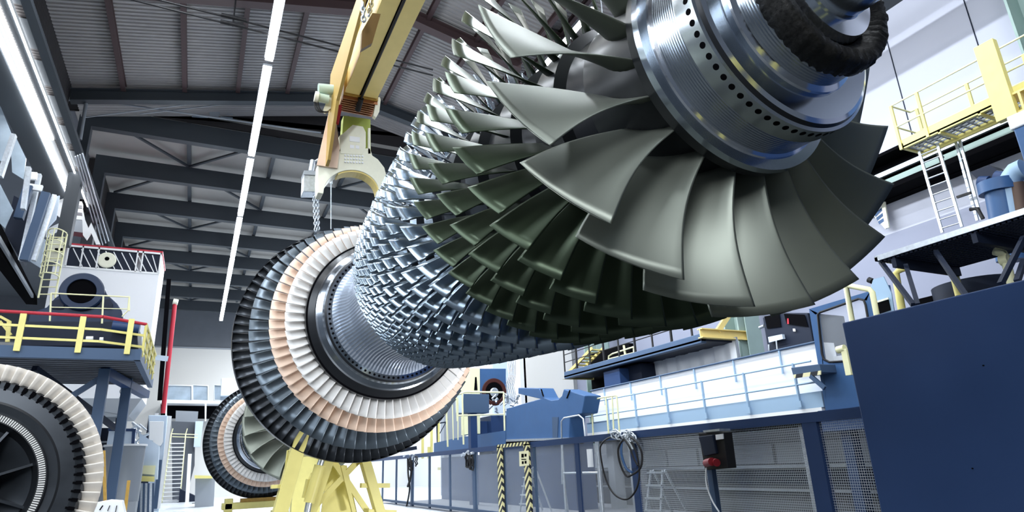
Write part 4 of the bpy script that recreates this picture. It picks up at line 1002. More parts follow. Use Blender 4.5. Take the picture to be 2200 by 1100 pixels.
# wall with a rounded window opening: ring between outer polygon and window loop
win = [at(*p, X=XC) for p in ((1757, 676), (1762, 671), (1845, 642), (1856, 645), (1860, 655), (1866, 690), (1880, 765), (1812, 776), (1782, 778), (1770, 772), (1766, 760))]
wf = MB().m(mblue)
wf.prism([at(*p, X=XC) for p in ((1766, 770), (1782, 781), (1880, 768), (1930, 760), (1950, 860), (1776, 882))], (.08, 0, 0))
wf.prism([at(*p, X=XC) for p in ((1738, 664), (1756, 672), (1757, 690), (1768, 772), (1776, 882), (1774, 882))], (.08, 0, 0))
wf.prism([at(*p, X=XC) for p in ((1738, 664), (1870, 625), (1862, 646), (1846, 641), (1761, 670), (1752, 676))], (.08, 0, 0))
wf.prism([at(*p, X=XC) for p in ((1870, 625), (1906, 612), (1950, 860), (1878, 768), (1856, 645))], (.08, 0, 0))
e.part(wf, 'cabin_wall')
e.part(MB().m(rubber).path(win, .022, 6, True), 'window_seal', 'black rubber window seal')
e.part(MB().m(glass).add([p+Vector((.04, 0, 0)) for p in win], [tuple(range(len(win)))]), 'window_pane', 'clear pane')
e.part(MB().m(lblue).prism([at(*p, X=XC-.02) for p in ((1867, 628), (1876, 600), (1898, 594), (1915, 630), (1921, 672), (1880, 680))], (.02, 0, 0)), 'side_panel', 'lighter blue side panel')
e.part(MB().m(black).prism([at(*p, X=XC-.04) for p in ((1882, 652), (1908, 644), (1913, 666), (1888, 674))], (.02, 0, 0)).m(cream).beam(at(1880, 650, X=XC-.04), at(1909, 641, X=XC-.04), .02, .03), 'small_window', 'small dark window with pale frame')
e.part(MB().m(pyellow).bx(10.15, 10.5, 7.2, 7.4, 2.62, 2.9), 'seat_console', 'pale yellow console')
e.part(MB().m(white).prism([at(*p, X=XC+.5) for p in ((1779, 768), (1880, 752), (1880, 790), (1782, 790))], (.3, 0, 0)), 'dashboard', 'white ledge inside')
e.part(MB().m(navy).bx(9.7, 11.6, 5.2, 7.9, 1.55, 1.9).bx(9.9, 10.1, 5.4, 5.6, 0, 1.6).bx(9.9, 10.1, 7.5, 7.7, 0, 1.6).bx(11.3, 11.5, 7.5, 7.7, 0, 1.6), 'base_frame')
e = L('boarding_handrail', 'yellow hooped boarding handrail in front of the blue cabin', 'handrail', at(1850, 700, X=9))
P_ = lambda x, y: at(x, y, X=9.2)
e.part(MB().m(pyellow).path([P_(1836, 720), P_(1818, 618), P_(1824, 614), P_(1868, 622), P_(1874, 628), P_(1888, 700)], .042, 12), 'hoop')
e.part(MB().m(pyellow).tube(P_(1836, 720), Vector((P_(1836, 720).x, P_(1836, 720).y, 0)), .04).tube(P_(1888, 700), Vector((P_(1888, 700).x, P_(1888, 700).y, 0)), .04), 'support_leg')
e.part(MB().m(pyellow).path([P_(1800, 752), P_(1815, 748)], .06, 12).beam(P_(1815, 750), P_(1826, 806), .07, .1), 'grab_bar')
e = L('gooseneck_hooks', 'two dark bent hooks standing on top of the blue cabin', 'hook', at(1880, 610, X=10.2))
P_ = lambda x, y: at(x, y, X=10.2)
e.part(MB().m(rubber).path([P_(1888, 626), P_(1882, 612), P_(1872, 604)], .02, 8).tube(P_(1866, 601), P_(1874, 604), .05, 8), 'hook')
e.part(MB().m(rubber).path([P_(1900, 622), P_(1897, 606), P_(1888, 600)], .02, 8).tube(P_(1890, 610), P_(1898, 614), .04, 8), 'hook')
e = L('folding_table', 'small blue shelf with hazard striped edge left of the control cabin', 'shelf', at(1730, 800, X=9.8))
P_ = lambda x, y: at(x, y, X=9.6)
e.part(MB().m(sblue).prism([P_(1699, 790), P_(1760, 782), P_(1764, 800), P_(1704, 808)], (.5, 0, 0)), 'top', bevel=.01)
e.part(MB().m(hazard_d).prism([at(*p, X=9.58) for p in ((1704, 805), (1763, 796), (1763, 805), (1706, 813))], (.02, 0, 0)), 'striped_edge', 'black and cream striped edge')
e.part(MB().m(sblue).beam(P_(1742, 808), P_(1772, 834), .05, .07), 'brace')

# long white conveyor trough with pale railing
e = L('conveyor_trough', 'long white conveyor trough on a pale blue beam running down the right side', 'conveyor', (10.6, 14, 0))
zA = 1.93
e.part(MB().m(whitem).bx(10.25, 10.6, 8.0, 15.9, 2.15, 3.15), 'side_panel', 'white side panel')
e.part(MB().m(lblue).bx(10.0, 10.2, 8.0, 15.9, 1.98, 2.26), 'edge_beam', 'light blue edge beam')
e.part(MB().m(white).bx(10.0, 10.15, 8.05, 15.9, 1.90, 1.98), 'bottom_flange', 'white bottom flange')
e.part(MB().m(black).bx(10.1, 10.8, 8.05, 15.9, 1.70, 1.90), 'under_frame', 'dark underside')
e.part(MB().m(grey).bx(10.2, 10.5, 8.5, 8.8, 0, 1.7).bx(10.2, 10.5, 14, 14.3, 0, 1.7).bx(10.2, 10.5, 15, 15.3, 0, 1.7), 'leg')
e = L('conveyor_railing', 'slim blue grey railing along the white conveyor trough', 'railing', (10, 14, 2.0))
for z in (2.42, 2.80): e.part(MB().m(lblue).tube((9.95, 8.05, z), (9.95, 15.9, z), .018, 8), 'rail')
e.part(MB().m(sblue).tube((10.22, 8.05, 3.17), (10.22, 15.9, 3.17), .022, 8), 'rail')
for k in range(6):
    y = 8.45+1.25*k; e.part(MB().m(lblue).beam((9.95, y, 2.02), (9.95, y, 2.82), .05, .03).box((9.94, y, 2.07), (.04, .09, .12)), 'post')
    e.part(MB().m(lblue).beam((10.22, y+.5, 2.7), (10.22, y+.5, 3.17), .03, .03), 'post')
# dark operator cubicle behind the trough
e = L('operator_cubicle', 'dark blue windowed operator cubicle on the conveyor', 'cubicle', at(1700, 770, X=12))
q = lambda x, y, X=12.0: at(x, y, X=X)
e.part(MB().m(navy_d).prism([q(1638, 682), q(1680, 672), q(1735, 672), q(1752, 762), q(1655, 782)], (1.2, 0, 0)), 'cubicle_body', bevel=.02)
e.part(MB().m(black).prism([q(1642, 680, 11.98), q(1674, 674, 11.98), q(1678, 702, 11.98), q(1648, 706, 11.98)], (.01, 0, 0)), 'front_window', 'black window')
e.part(MB().m(black).prism([q(1684, 674, 11.97), q(1728, 676, 11.97), q(1736, 702, 11.97), q(1690, 696, 11.97)], (.01, 0, 0)), 'side_window', 'black window')
e.part(MB().m(white).prism([q(1703, 706, 11.96), q(1708, 706, 11.96), q(1709, 712, 11.96), q(1704, 712, 11.96)], (.01, 0, 0)).m(red).prism([q(1691, 684, 11.96), q(1694, 684, 11.96), q(1695, 696, 11.96), q(1691, 696, 11.96)], (.01, 0, 0)), 'notice', 'small white notice and red tag')
e.part(MB().m(pblue).prism([q(1650, 724, 11.9), q(1680, 718, 11.9), q(1682, 728, 11.9), q(1652, 736, 11.9)], (.08, 0, 0)).m(galv).path([q(1652, 740, 11.9), q(1654, 764, 11.9), q(1640, 770, 11.9), q(1636, 785, 11.9)], .025, 8).tube(q(1668, 732, 11.9), q(1672, 770, 11.9), .02, 8), 'control_box', 'pale control box with conduit')
e.part(MB().m(galv).tube(q(1632, 704, 11.8), q(1642, 700, 11.8), .04, 8), 'arm')
e.part(MB().m(navy_d).bx(12.2, 13.0, 8.9, 9.5, 0, 3.2), 'leg')
# walkway with blue beam and black railings
e = L('wall_walkway', 'blue steel walkway with thin black railings high beyond the rotor', 'walkway', (13, 17, 4.2))
a, b = at(1212, 808, X=13), at(1505, 722, X=13); b.z = a.z = (a.z+b.z)/2
e.part(MB().m(sblue).bx(13.0, 13.2, b.y, a.y, a.z-.16, a.z+.12), 'side_beam', bevel=.02)
e.part(MB().m(navy_d).bx(13.0, 14.3, b.y, a.y, a.z-.1, a.z-.04), 'deck')
rl = MB().m(rubber)
for z in (.5, .8, 1.1): rl.tube((13.05, b.y-.2, a.z+z), (13.05, a.y, a.z+z), .018, 6)
e.part(rl, 'rail')
n_ = 9
for k in range(n_):
    y = b.y+.4+(a.y-b.y-.4)*k/(n_-1); e.part(MB().m(rubber).beam((13.05, y, a.z), (13.05, y, a.z+1.15), .06 if k % 2 else .035, .06), 'post')
e.part(MB().m(cyellow).ibeam((12.9, b.y-.1, a.z+.10), (15.0, b.y-.1, a.z+.10), .2, .28).beam((13.6, b.y-.1, a.z+.2), (15.0, b.y-.1, a.z+1.6), .1, .16), 'bracket', 'yellow bracket')
e.part(MB().m(cyellow).prism([(12.95, a.y+.1, a.z-.16), (14.6, a.y+.1, a.z-.16), (14.6, a.y+.1, a.z+.15)], (0, -.1, 0)), 'bracket', 'yellow bracket')
e = L('walkway_ladder', 'yellow ladder stair leading up from the far end of the walkway', 'ladder', a)
p0, p1 = at(1222, 800, X=13.4), at(1272, 748, X=13.4)
e.part(MB().m(cyellow).beam(p0, p1, .05, .12), 'stringer'); e.part(MB().m(cyellow).beam(p0+Vector((.5, 0, 0)), p1+Vector((.5, 0, 0)), .05, .12), 'stringer')
for k in range(8): t = (k+.5)/8; p = p0+(p1-p0)*t; e.part(MB().m(yellow).bx(p.x, p.x+.5, p.y-.08, p.y+.08, p.z-.02, p.z+.02), 'tread')
e = L('walkway_guard', 'short pale yellow guard rail on the walkway', 'guard rail', at(1330, 760, X=13.2))
q = lambda x, y: at(x, y, X=13.3)
e.part(MB().m(pyellow).path([q(1307, 778), q(1308, 765), q(1316, 760), q(1362, 745)], .03, 8).path([q(1308, 771), q(1360, 758)], .02, 8).beam(q(1340, 742), q(1345, 772), .06, .05).beam(q(1362, 744), q(1363, 770), .06, .05), 'guard')
# white tarpaulin screen, dark machine, white building at the far right
e = L('tarpaulin_screen', 'large white tarpaulin screen hanging below the blue walkway', 'screen', at(1480, 780, X=14.2))
tm = MB().m(tarp, True); p00, p10, p11, p01 = at(1366, 774, X=14.2), at(1585, 742, X=14.2), at(1592, 800, X=14.2), at(1378, 850, X=14.2)
ztop = 4.5
N = 60
vs = []
for i in range(N+1):
    t = i/N; y = p00.y+(p10.y-p00.y)*t
    for z in (2.7, 3.3, 3.9, 4.5): vs.append((14.2+.05*sin(i*.9+z)+.02*sin(i*2.3), y, z))
tm.add(vs, [(i*4+j, (i+1)*4+j, (i+1)*4+j+1, i*4+j+1) for i in range(N) for j in range(3)], True)
e.part(tm, 'sheet'); e.part(MB().m(grey).bx(14.17, 14.23, min(p00.y, p10.y), max(p00.y, p10.y), 4.5, 4.56).bx(14.17, 14.23, p00.y-.06, p00.y, 0, 4.5).bx(14.17, 14.23, p10.y, p10.y+.06, 0, 4.5), 'frame')
e = L('milling_head', 'dark navy machine with lighter blue column behind the conveyor', 'machine', at(1340, 830, X=13.6))
q = lambda x, y, X=13.4: at(x, y, X=X)
e.part(MB().m(navy_d).bx(13.6, 15.0, at(1378, 800, X=13.6).y, at(1322, 800, X=13.6).y, 0, 4.38), 'body', bevel=.02)
yy = at(1318, 800, X=13.3).y
e.part(MB().m(navy).bx(13.2, 13.7, yy-.5, yy+.5, 0, 4.3), 'column', 'blue column', bevel=.02)
e.part(MB().m(galv).tube((13.15, yy+.6, 3.3), (13.15, yy-.6, 3.35), .05, 8), 'clamp', 'silver clamps')
e.part(MB().m(black).bx(14.4, 14.6, yy+.4, yy+3.2, 0, 5.4), 'back_panel', 'black back panel')
tag(MB().m(wallF).bx(13.2, 15.8, 26.0, 26.4, 0, 9).m(white).bx(13.0, 13.3, 26, 26.4, 0, 9).build('white_partition'), 'bright white partition beyond the blue machine bed', 'partition')
tag(MB().m(pblue).bx(12.1, 12.9, 27.0, 27.4, 0, 9).build('pale_blue_pillar'), 'pale blue pillar left of the white partition', 'pillar')
tag(MB().m(white).bx(11.55, 12.1, 27.2, 27.6, 0, 9).build('white_pillar'), 'white pillar left of the pale blue pillar', 'pillar')
tag(MB().m(grey).bx(10.4, 11.5, 29, 29.5, 0, 8).build('grey_pillar'), 'dark grey pillar beyond the machine tool column', 'pillar')

# blue machine bed with curved cradle
Xm = 9.0
q = lambda x, y, X=Xm: at(x, y, X=X)
e = L('machine_bed', 'big blue machine bed with a curved cradle notch', 'machine', q(1160, 945))
bedpx = [(1085, 940), (1085, 880), (1160, 856), (1162, 846), (1113, 838), (1112, 832), (1155, 833), (1166, 855), (1180, 858), (1198, 858), (1206, 850), (1211, 836), (1257, 847), (1250, 886), (1224, 895), (1222, 944)]
bedpx = [(1087, 946), (1087, 878), (1160, 857), (1113, 846), (1113, 833), (1158, 834), (1168, 854), (1184, 860), (1199, 858), (1207, 850), (1211, 836), (1257, 850), (1250, 888), (1224, 895), (1222, 942)]
e.part(MB().m(mblue).prism([q(*p) for p in bedpx], (.5, 0, 0)), 'bed', bevel=.02)
e.part(MB().m(sblue).prism([q(*p, Xm-.02) for p in ((1186, 896), (1199, 896), (1197, 940), (1187, 940))], (.02, 0, 0)), 'access_door')
e.part(MB().m(black).prism([q(1161, 836, Xm-.02), q(1163, 836, Xm-.02), q(1168, 852, Xm-.02), q(1166, 852, Xm-.02)], (.02, 0, 0)).prism([q(1223, 838, Xm-.02), q(1225, 838, Xm-.02), q(1218, 856, Xm-.02), q(1216, 856, Xm-.02)], (.02, 0, 0)), 'slot', 'dark slots')
e.part(MB().m(galv).prism([q(1087, 944, Xm-.05), q(1222, 940, Xm-.05), q(1222, 944, Xm-.05), q(1087, 949, Xm-.05)], (.2, 0, 0)).m(black).prism([q(1087, 949, Xm-.02), q(1240, 944, Xm-.02), q(1240, 954, Xm-.02), q(1087, 957, Xm-.02)], (.2, 0, 0)), 'slideway', 'pale slideway strip')
e.part(MB().m(navy).bx(9.2, 9.85, 15.4, 20.0, 0, 1.75), 'plinth')
# machine tool column with round dark opening
e = L('machine_tool', 'blue and cream machine tool column with round dark opening', 'machine', q(1050, 950, 9.8))
q2 = lambda x, y, X=9.9: at(x, y, X=X)
yk = 22.6
qy = lambda x, y, Y=yk: at(x, y, Y=Y)
e.part(MB().m(mblue).prism([qy(1030, 792), qy(1087, 792), qy(1087, 845), qy(1030, 845)], (0, 1.0, 0)), 'head', 'blue head block', bevel=.01)
e.part(MB().m(pyellow).prism([qy(1009, 790, yk-.05), qy(1031, 791, yk-.05), qy(1032, 932, yk-.05), qy(1012, 932, yk-.05)], (0, 1.0, 0)), 'cream_column', 'pale yellow column', bevel=.01)
co = qy(1062, 842, yk-.04)
e.part(MB().m(mat('dark_red_rim', (.05, .012, .01), .5)).lathe_y([(.0, .36), (-.02, .38), (-.02, .50), (.0, .52)], 40, c=co).m(black).lathe_y([(-.005, 0), (-.005, .36)], 40, c=co).m(galv).lathe_y([(-.03, 0), (-.03, .14), (-.01, .18)], 20, c=co+Vector((0, 0, -.02))), 'spindle_opening', 'round dark opening with silver core')
e.part(MB().m(black).prism([qy(1021, 810, yk-.08), qy(1024, 810, yk-.08), qy(1026, 838, yk-.08), qy(1019, 838, yk-.08)], (0, .02, 0)), 'pointer_mark', 'black slit')
gz = MB().m(galv)
rv = random.Random(9)
for k in range(5): gz.path([qy(1090+4*k, 775, 22.9), qy(1094+3*k, 805, 22.8), qy(1086+4*k, 830, 22.7), qy(1092+5*k, 868, 22.6)], .035, 8)
for k in range(26):
    a = qy(1052+rv.random()*66, 848+rv.random()*36, 22.3); gz.tube(a, a+Vector((rv.uniform(-.2, .2), rv.uniform(-.1, .1), rv.uniform(-.15, .15))), .03+.03*rv.random(), 8)
e.part(gz, 'hoses', 'bunched silver hoses and valves')
e.part(MB().m(navy).prism([qy(1032, 905, 22.8), qy(1090, 905, 22.8), qy(1090, 945, 22.8), qy(1032, 945, 22.8)], (0, .5, 0)), 'body')
e.part(MB().m(mblue).prism([q2(932, 952, 9.0), q2(985, 940, 9.0), q2(1086, 925, 9.0), q2(1086, 955, 9.0), q2(932, 978, 9.0)], (.85, 0, 0)), 'base_skirt', 'blue base skirt')
e.part(MB().m(navy).bx(9.2, 9.8, 20.2, 26, 0, 1.6).bx(9.9, 11.0, 22.4, 23.6, 0, 3), 'plinth')
e = L('control_pulpit', 'grey blue control pulpit box behind a yellow railing', 'control box', qy(1020, 870, 20.5))
qz = lambda x, y, Y=20.6: at(x, y, Y=Y)
e.part(MB().m(sblue).prism([qz(996, 846), qz(1051, 847), qz(1051, 887), qz(994, 887)], (0, .6, 0)), 'box', bevel=.01)
pc = qz(1020, 887); e.part(MB().m(navy).bx(pc.x-.12, pc.x+.12, pc.y+.1, pc.y+.34, 0, pc.z+.02), 'pedestal')
e.part(MB().m(pblue).prism([qz(979, 848, 20.9), qz(996, 846, 20.6), qz(994, 887, 20.6), qz(981, 886, 20.9)], (0, .1, 0)), 'side_panel', 'paler side panel')
e = L('pulpit_railing', 'pale yellow railing round the grey blue control pulpit', 'railing', qz(1030, 950, 20))
qr = lambda x, y: at(x, y, Y=19.8)
e.part(MB().m(pyellow).path([qr(978, 850), qr(1000, 842), qr(1082, 843)], .03, 8).path([qr(985, 893), qr(1083, 890)], .025, 8), 'rail')
for x, ya_, yb_ in ((993, 846, 955), (1082, 843, 950), (980, 849, 905), (959, 880, 960)): e.part(MB().m(pyellow).tube(qr(x, ya_), qr(x+3, yb_), .032, 8), 'post')
e.part(MB().m(pyellow).tube(qr(972, 870), qr(974, 945), .02, 8).tube(qr(984, 855), qr(984, 945), .02, 8), 'thin_post')
# yellow railing by the conveyor start + silver hoop rail
e = L('bed_railing', 'pale yellow railing between the blue bed and the conveyor', 'railing', q(1290, 930, 9.4))
qb = lambda x, y: at(x, y, X=9.4)
e.part(MB().m(pyellow).path([qb(1258, 862), qb(1300, 853), qb(1324, 850)], .022, 8), 'rail')
for x0_, ya_, x1_, yb_ in ((1270, 860, 1275, 942), (1301, 853, 1308, 937), (1315, 852, 1319, 935), (1325, 851, 1331, 930)): e.part(MB().m(pyellow).tube(qb(x0_, ya_), qb(x1_, yb_), .022, 8), 'post')
e = L('hoop_rail', 'thin silver hoop rail in front of the blue machine bed', 'handrail', q(1230, 950, 8.6))
qh = lambda x, y: at(x, y, X=8.6)
e.part(MB().m(galv).path([qh(1208, 1040), qh(1206, 905), qh(1212, 898), qh(1244, 892), qh(1253, 900), qh(1258, 945)], .022, 8), 'hoop')

# safety fence of framed mesh and clear panels
XF = 6.9
p_top = at(1742, 897, X=XF); ZT = p_top.z
def yat(px, py): return at(px, py, X=XF).y
e = L('safety_fence', 'blue framed safety fence with wire mesh and hazy clear panels', 'fence', (XF, 14, 0))
yn = 4.9
e.part(MB().m(navy).bx(XF-.05, XF+.05, 4.45, 28.5, ZT-.06, ZT+.06), 'top_rail')
posts = [(1750, 950, .11), (1365, 1000, .075), (1243, 1000, .07), (1150, 1000, .05), (1084, 1000, .05), (1020, 1000, .09), (967, 1000, .05), (923, 1000, .06), (886, 1000, .09), (852, 1000, .06), (823, 1000, .06)]
ys3 = []
for px, py, w_ in posts:
    y = yat(px, py); ys3.append(y)
    e.part(MB().m(navy if px > 1160 else sblue).bx(XF-w_*.4, XF+w_*.4, y-w_, y+w_, 0, ZT-.05), 'post')
e.part(MB().m(sblue).bx(XF-.03, XF+.03, 4.45, 28.5, .06, .14), 'bottom_rail')
ys3 = [4.45]+ys3+[28.5]
for i in range(len(ys3)-1):
    ya_, yb_ = ys3[i], ys3[i+1]
    mt = wire if i in (0, 1) else plexi
    e.part(MB().m(mt).quad((XF, ya_, .14), (XF, yb_, .14), (XF, yb_, ZT-.06), (XF, ya_, ZT-.06)), 'mesh_panel' if mt is wire else 'clear_panel', 'wire mesh panel' if mt is wire else 'hazy clear panel')
# striped gate frame
yg0, yg1 = yat(1082, 1000), yat(1141, 1000)
e = L('striped_gate_frame', 'black and yellow striped gate frame in the safety fence', 'gate frame', (XF-.08, (yg0+yg1)/2, 0))
for y in (yg0, yg1): e.part(MB().m(hazard).bx(XF-.12, XF-.06, y-.11, y+.11, 0, ZT+.02), 'post')
e.part(MB().m(hazard).bx(XF-.12, XF-.06, yg1-.11, yg0+.11, ZT-.01, ZT+.07), 'lintel')
# warning notice
e = L('warning_notice', 'small yellowed notice plate inside the striped gate frame', 'notice', at(1125, 985, X=XF-.14))
q = lambda x, y: at(x, y, X=XF-.14)
e.part(MB().m(paper).prism([q(1115, 970), q(1135, 968), q(1136, 1000), q(1116, 1002)], (.01, 0, 0)), 'plate')
fg = MB().m(black)
for a in ((1120, 975, 1125, 983), (1127, 975, 1131, 981), (1120, 986, 1130, 988), (1121, 991, 1125, 997), (1127, 990, 1131, 996)):
    fg.prism([at(a[0], a[1], X=XF-.145), at(a[2], a[1], X=XF-.145), at(a[2], a[3], X=XF-.145), at(a[0], a[3], X=XF-.145)], (.004, 0, 0))
e.part(fg, 'pictogram', 'black pictograms')
tag(MB().m(paper).prism([at(*p, X=XF-.06) for p in ((940, 1004), (946, 1004), (946, 1010), (940, 1010))], (.01, 0, 0)).build('warning_sticker'), 'tiny yellow warning sticker on a clear fence panel', 'sticker')

# hanging cables on the fence
def loop(pts, r, mt, nm, lab, parts=()):
    pass
def smooth(pts, n=6, closed=False):
    out = []; N = len(pts)
    for i in range(N-1 if not closed else N):
        p0 = pts[(i-1) % N] if (i > 0 or closed) else pts[i]; p1 = pts[i]; p2 = pts[(i+1) % N]; p3 = pts[(i+2) % N] if (i < N-2 or closed) else p2
        for k in range(n):
            t = k/n; out.append(.5*((2*p1)+(p2-p0)*t+(2*p0-5*p1+4*p2-p3)*t*t+(3*p1-p0-3*p2+p3)*t**3))
    if not closed: out.append(pts[-1])
    return out
e = L('cable_coil', 'black and silver cable bundle looped over the fence rail', 'cable', at(1340, 940, X=XF-.1))
q = lambda x, y, X=XF-.14: at(x, y, X=X)
e.part(MB().m(rubber).path(smooth([q(*p) for p in ((1335, 942), (1310, 940), (1292, 955), (1290, 975), (1300, 1025), (1318, 1060), (1343, 1073), (1362, 1060), (1373, 1030), (1371, 990), (1360, 955), (1345, 940))]), .016, 8), 'cable')
e.part(MB().m(rubber).path(smooth([q(*p, XF-.2) for p in ((1338, 945), (1328, 965), (1332, 995), (1345, 1022), (1358, 1020), (1376, 1005), (1379, 975), (1368, 950), (1355, 940))]), .018, 8), 'cable')
e.part(MB().m(mblue).path(smooth([q(*p, XF-.17) for p in ((1336, 945), (1335, 975), (1345, 1005), (1358, 1015))]), .022, 8), 'hose', 'blue hose')
e.part(MB().m(rubber).path(smooth([q(*p, XF-.22) for p in ((1340, 942), (1352, 960), (1362, 985), (1370, 1000))]), .016, 8), 'cable')
hz = MB().m(galv); rv = random.Random(2)
for k in range(9):
    c = q(1322+rv.random()*40, 930+rv.random()*14); hz.path(smooth([c+Vector((rv.uniform(-.03, .03), .12*cos(t)*(.6+.5*rv.random()), .06*sin(t))) for t in [2*PI*j/9 for j in range(9)]], 3, True), .016, 6, True)
hz.path(smooth([q(1345, 940), q(1352, 950), q(1358, 962), q(1354, 965), q(1348, 948)]), .03, 8)
e.part(hz, 'silver_hose', 'bunched silver flexible hose')
for (cx, cy, nm, lab) in ((1003, 978, 'cable_coil', 'small bundle of black cable and silver plugs on the fence top near the gate'), (880, 982, 'cable_coil', 'dark cable bundle hanging long on the far fence post')):
    e = L(nm, lab, 'cable', at(cx, cy, X=XF-.1))
    g = MB().m(rubber); hs = []; rv = random.Random(cx)
    for k in range(6):
        c = at(cx+6+rv.uniform(-6, 8), cy+8+rv.random()*12, X=XF-.12); g.path([c+Vector((rv.uniform(-.03, .03), .10*cos(t), .16*sin(t))) for t in [2*PI*j/12 for j in range(12)]], .022, 6, True)
        c = at(cx+rv.uniform(-12, 12), cy-4+rv.random()*5, X=XF-.12); hs.append(MB().m(galv).tube(c, c+Vector((0, rv.uniform(-.25, .25), rv.uniform(-.1, .1))), .035, 8))
    if cx == 880:
        g.path(smooth([at(*p, X=XF-.13) for p in ((876, 985), (877, 1020), (880, 1050), (874, 1085), (868, 1100))]), .03, 8).path(smooth([at(*p, X=XF-.15) for p in ((882, 985), (884, 1010), (881, 1030), (876, 1045))]), .04, 8)
    e.part(g, 'cable', 'black cable')
    for hh in hs: e.part(hh, 'plug', 'silver plug')
# power box on a post in front of the fence
e = L('power_box', 'black power distribution box with red sockets on a grey post', 'power box', at(1530, 1000, X=6.5))
q = lambda x, y, X=6.5: at(x, y, X=X)
e.part(MB().m(rubber).prism([q(1500, 930), q(1554, 928), q(1564, 1006), q(1514, 1010)], (.16, 0, 0)), 'housing', bevel=.01)
e.part(MB().m(navy_d).prism([q(1500, 938, 6.45), q(1530, 934, 6.45), q(1538, 975, 6.45), q(1512, 980, 6.45)], (.1, 0, 0)), 'cover', 'dark hinged cover', bevel=.01)
e.part(MB().m(mat('dark_red_plastic', (.22, .012, .018), .4)).tube(q(1518, 995, 6.45), q(1530, 992, 6.33), .055, 14).tube(q(1530, 992, 6.45), q(1540, 994, 6.35), .05, 14), 'socket', 'red sockets', bevel=.004)
e.part(MB().m(white).prism([q(1537, 934, 6.47), q(1552, 932, 6.47), q(1553, 943, 6.47), q(1538, 945, 6.47)], (.02, 0, 0)), 'label', 'white label')
e.part(MB().m(galv).prism([q(1510, 925, 6.48), q(1545, 921, 6.48), q(1546, 926, 6.48), q(1512, 929, 6.48)], (.2, 0, 0)), 'hood', 'pale hood')
cbx = q(1527, 1008, 6.58)
e.part(MB().m(sblue).bx(6.55, 6.63, cbx.y-.05, cbx.y+.05, 0, cbx.z), 'post', 'blue grey post')
e.part(MB().m(white).path(smooth([q(1517, 1005, 6.45), q(1518, 1040, 6.43), q(1530, 1075, 6.43), q(1545, 1100, 6.43)]), .011, 8), 'cable', 'white cable')
# behind the fence: pit walls, conduits, step ladders, haze
e = L('pit_wall', 'dim grey machine pit wall with pale rail seen through the fence', 'pit wall', (11.2, 14, 0))
e.part(MB().m(concrete).bx(11.2, 11.5, 3, 26, 0, 1.7), 'wall')
e.part(MB().m(galv).bx(11.0, 11.2, 3, 26, .93, .99).bx(11.0, 11.2, 3, 26, .48, .52), 'rail', 'pale rail')
pw = MB().m(grey)
for k in range(14): pw.bx(11.15, 11.19, 3.2+1.2*k, 4.3+1.2*k, 1.02, 1.42)
e.part(pw, 'cover_panel', 'grey cover panels')
e.part(MB().m(navy_d).bx(11.1, 11.19, 3, 20, .6, .9), 'dark_band', 'dark band')
def steps(nm, lab, base, nst, h, dx):
    b = Vector(base); e = L(nm, lab, 'step ladder', b)
    w_ = .5
    for s in (0, 1): e.part(MB().m(galv).beam(b+Vector((0, s*w_, 0)), b+Vector((.25, s*(w_)-(s*2-1)*.06, h)), .03, .05), 'stile'); e.part(MB().m(galv).beam(b+Vector((dx, s*w_, 0)), b+Vector((.3, s*w_-(s*2-1)*.06, h)), .03, .04), 'rear_leg')
    for k in range(nst): t = (k+1)/(nst+.2); e.part(MB().m(galv).box(b+Vector((.25*t, w_/2, h*t)), (.12, w_, .03)), 'tread')
steps('step_ladder', 'aluminium step ladder behind the striped gate frame', (8.0, at(1130, 1000, X=8.0).y, 0), 5, 1.15, .7)
steps('step_ladder', 'aluminium step ladder with wide top tray behind the fence cable coil', (8.3, at(1405, 1000, X=8.3).y, 0), 4, 1.0, .8)
y0_ = at(1210, 1000, X=8.2).y
e = L('tubular_rack', 'pale tubular rack behind the fence left of the cable coil', 'frame', (8.2, y0_, 0))
e.part(MB().m(galv).tube((8.2, y0_, 0), (8.2, y0_, 1.7), .03).tube((8.2, y0_-1.6, 0), (8.2, y0_-1.6, 1.7), .05).tube((8.2, y0_, .98), (8.2, y0_-1.6, .98), .025).tube((8.2, y0_, .8), (8.6, y0_+.6, 0), .025), 'frame')
tag(MB().m(white).tube((8.3, y0_-1.1, 1.1), (8.3, y0_-1.1, 1.5), .07, 16).build('white_canister'), 'white canister hung on the tubular rack behind the fence', 'canister')
# yellow rails and posts far behind the stand, left end of the fence
e = L('far_gantry', 'slim yellow and blue gantry posts between the big disc and the blue machine', 'gantry', at(930, 960, Y=26))
qf = lambda x, y: at(x, y, Y=26)
for x, y0_, y1_ in ((908, 925, 985), (927, 900, 975), (942, 880, 965), (921, 960, 985)): e.part(MB().m(yellow).beam(qf(x, y0_), qf(x, y1_), .09, .09), 'post', 'yellow post')
e.part(MB().m(navy_d).beam(qf(938, 885), qf(940, 962), .05, .05).beam(qf(938, 910), qf(958, 907), .05, .05).beam(qf(940, 940), qf(962, 900), .03, .03).beam(qf(860, 968), qf(895, 962), .08, .14), 'bracing', 'dark bracing')

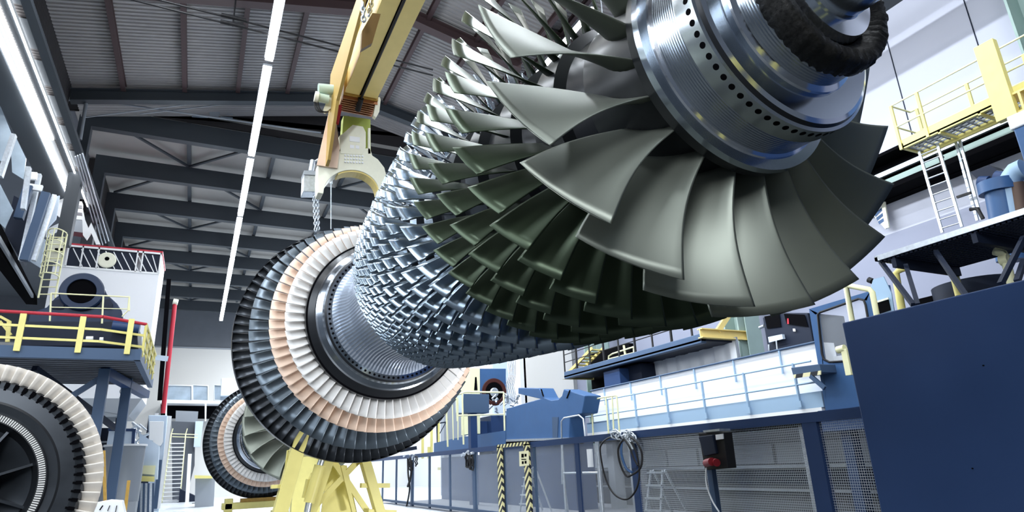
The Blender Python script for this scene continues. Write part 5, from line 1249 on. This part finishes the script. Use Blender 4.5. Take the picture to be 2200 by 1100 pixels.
# ------------------------------------------------------------------ fittings added around the area lamps
wf_ = MB().m(sblue)                                           # window frame added around the left key lamp
for z in (5.4, 9.8): wf_.bx(-9.15, -9.0, -2.2, 12.2, z-.08, z+.08)
for k in range(7): wf_.bx(-9.15, -9.0, -2.2+2.4*k-.05, -2.2+2.4*k+.05, 5.4, 9.8)
struct(wf_, 'added_window_1')
struct(MB().m(concrete).bx(-9.2, -9.0, YB, 14, 0, 5.3).bx(-9.2, -9.0, YB, 14, 9.9, 13), 'wall_left_bay')
dr = MB().m(sblue)                                            # door frame added behind the camera for the rear lamp
for x in (-8.0, -2.0): dr.bx(x-.1, x+.1, -7.9, -7.7, 0, 11)
dr.bx(-8, -2, -7.9, -7.7, 10.8, 11)
struct(dr, 'added_door_1')
fl = L('fill_lamp', 'fill lamp housing added on the floor beside the big rotor', 'fill_lamp', (4.42, 6.46, 0))  # housing added for the floor fill lamp, out of view
fl.part(MB().m(navy_d).bx(4.0, 4.9, 6.30, 6.42, 0, .22), 'housing'); fl.part(MB().m(galv).bx(4.1, 4.8, 6.2, 6.3, 0, .04), 'foot')  # housing and foot of the added fill lamp
for nm_, x_, z_, ya_, yb_, w_ in (('near right', 9.44, 12.4, -6, 18, .12), ('middle', 5.5, 12.68, -4, 12, .4), ('far right', 8.0, 11.9, 21.9, 46, 1.3), ('near left', -1.5, 11.9, -1, 13, .9), ('machine side', 7.42, 9.62, 9, 21, .3)):
    hh = L('added_trough', f'long grey trough added over an area lamp, {nm_} row', 'light', (x_, (ya_+yb_)/2, z_))
    hh.part(MB().m(grey).bx(x_-w_/2, x_+w_/2, ya_, yb_, z_, z_+.05), 'added_trough_body')
    for yy in (ya_+.8, (ya_+yb_)/2, yb_-.8):
        hh.part(MB().m(grey).tube((x_, yy, z_+.05), (x_, yy, (roofz(x_)+.28) if yy < 21.6 else 12.94), .012), 'suspension_rod')

# ------------------------------------------------------------------ pieces that belong to one part become its sub-parts
NEST = {'bolt_hole': 'front_drum', 'window_seal': 'cabin_wall', 'window_pane': 'cabin_wall', 'small_window': 'side_panel', 'window_glass': 'window_frame', 'fan_grille': 'window_frame',
        'socket': 'housing', 'cover': 'housing', 'label': 'housing', 'striped_edge': 'top', 'access_door': 'bed', 'pictogram': 'plate', 'bore': 'bore_ring', 'bolt_head': 'hook_body',
        'type_plate': 'front_plate', 'saddle_lining': 'hook_body', 'seal_ring': 'disc_body', 'radial_rib': 'disc_hub', 'lug': 'housing', 'lifting_eye': 'housing', 'lower_panel': 'body', 'door': 'body',
        'side_window': 'cubicle_body', 'front_window': 'cubicle_body', 'notice': 'cubicle_body', 'hand_wheel': 'shell', 'rim': 'shell', 'lid': 'box', 'slot': 'plate', 'pointer_mark': 'cream_column',
        'spindle_opening': 'head', 'rivet': 'body', 'carriage_spring': 'end_carriage', 'stripe': 'board', 'lagging': 'pipe_run'}
base = lambda o: o.name.split('.')[0]
for root in [o for o in sc.objects if o.parent is None and o.type == 'EMPTY']:
    kids = list(root.children); parts = {}
    for k in kids: parts.setdefault(base(k), k)
    for k in kids:
        p = parts.get(NEST.get(base(k), ''))
        if p is not None and p is not k: k.parent = p
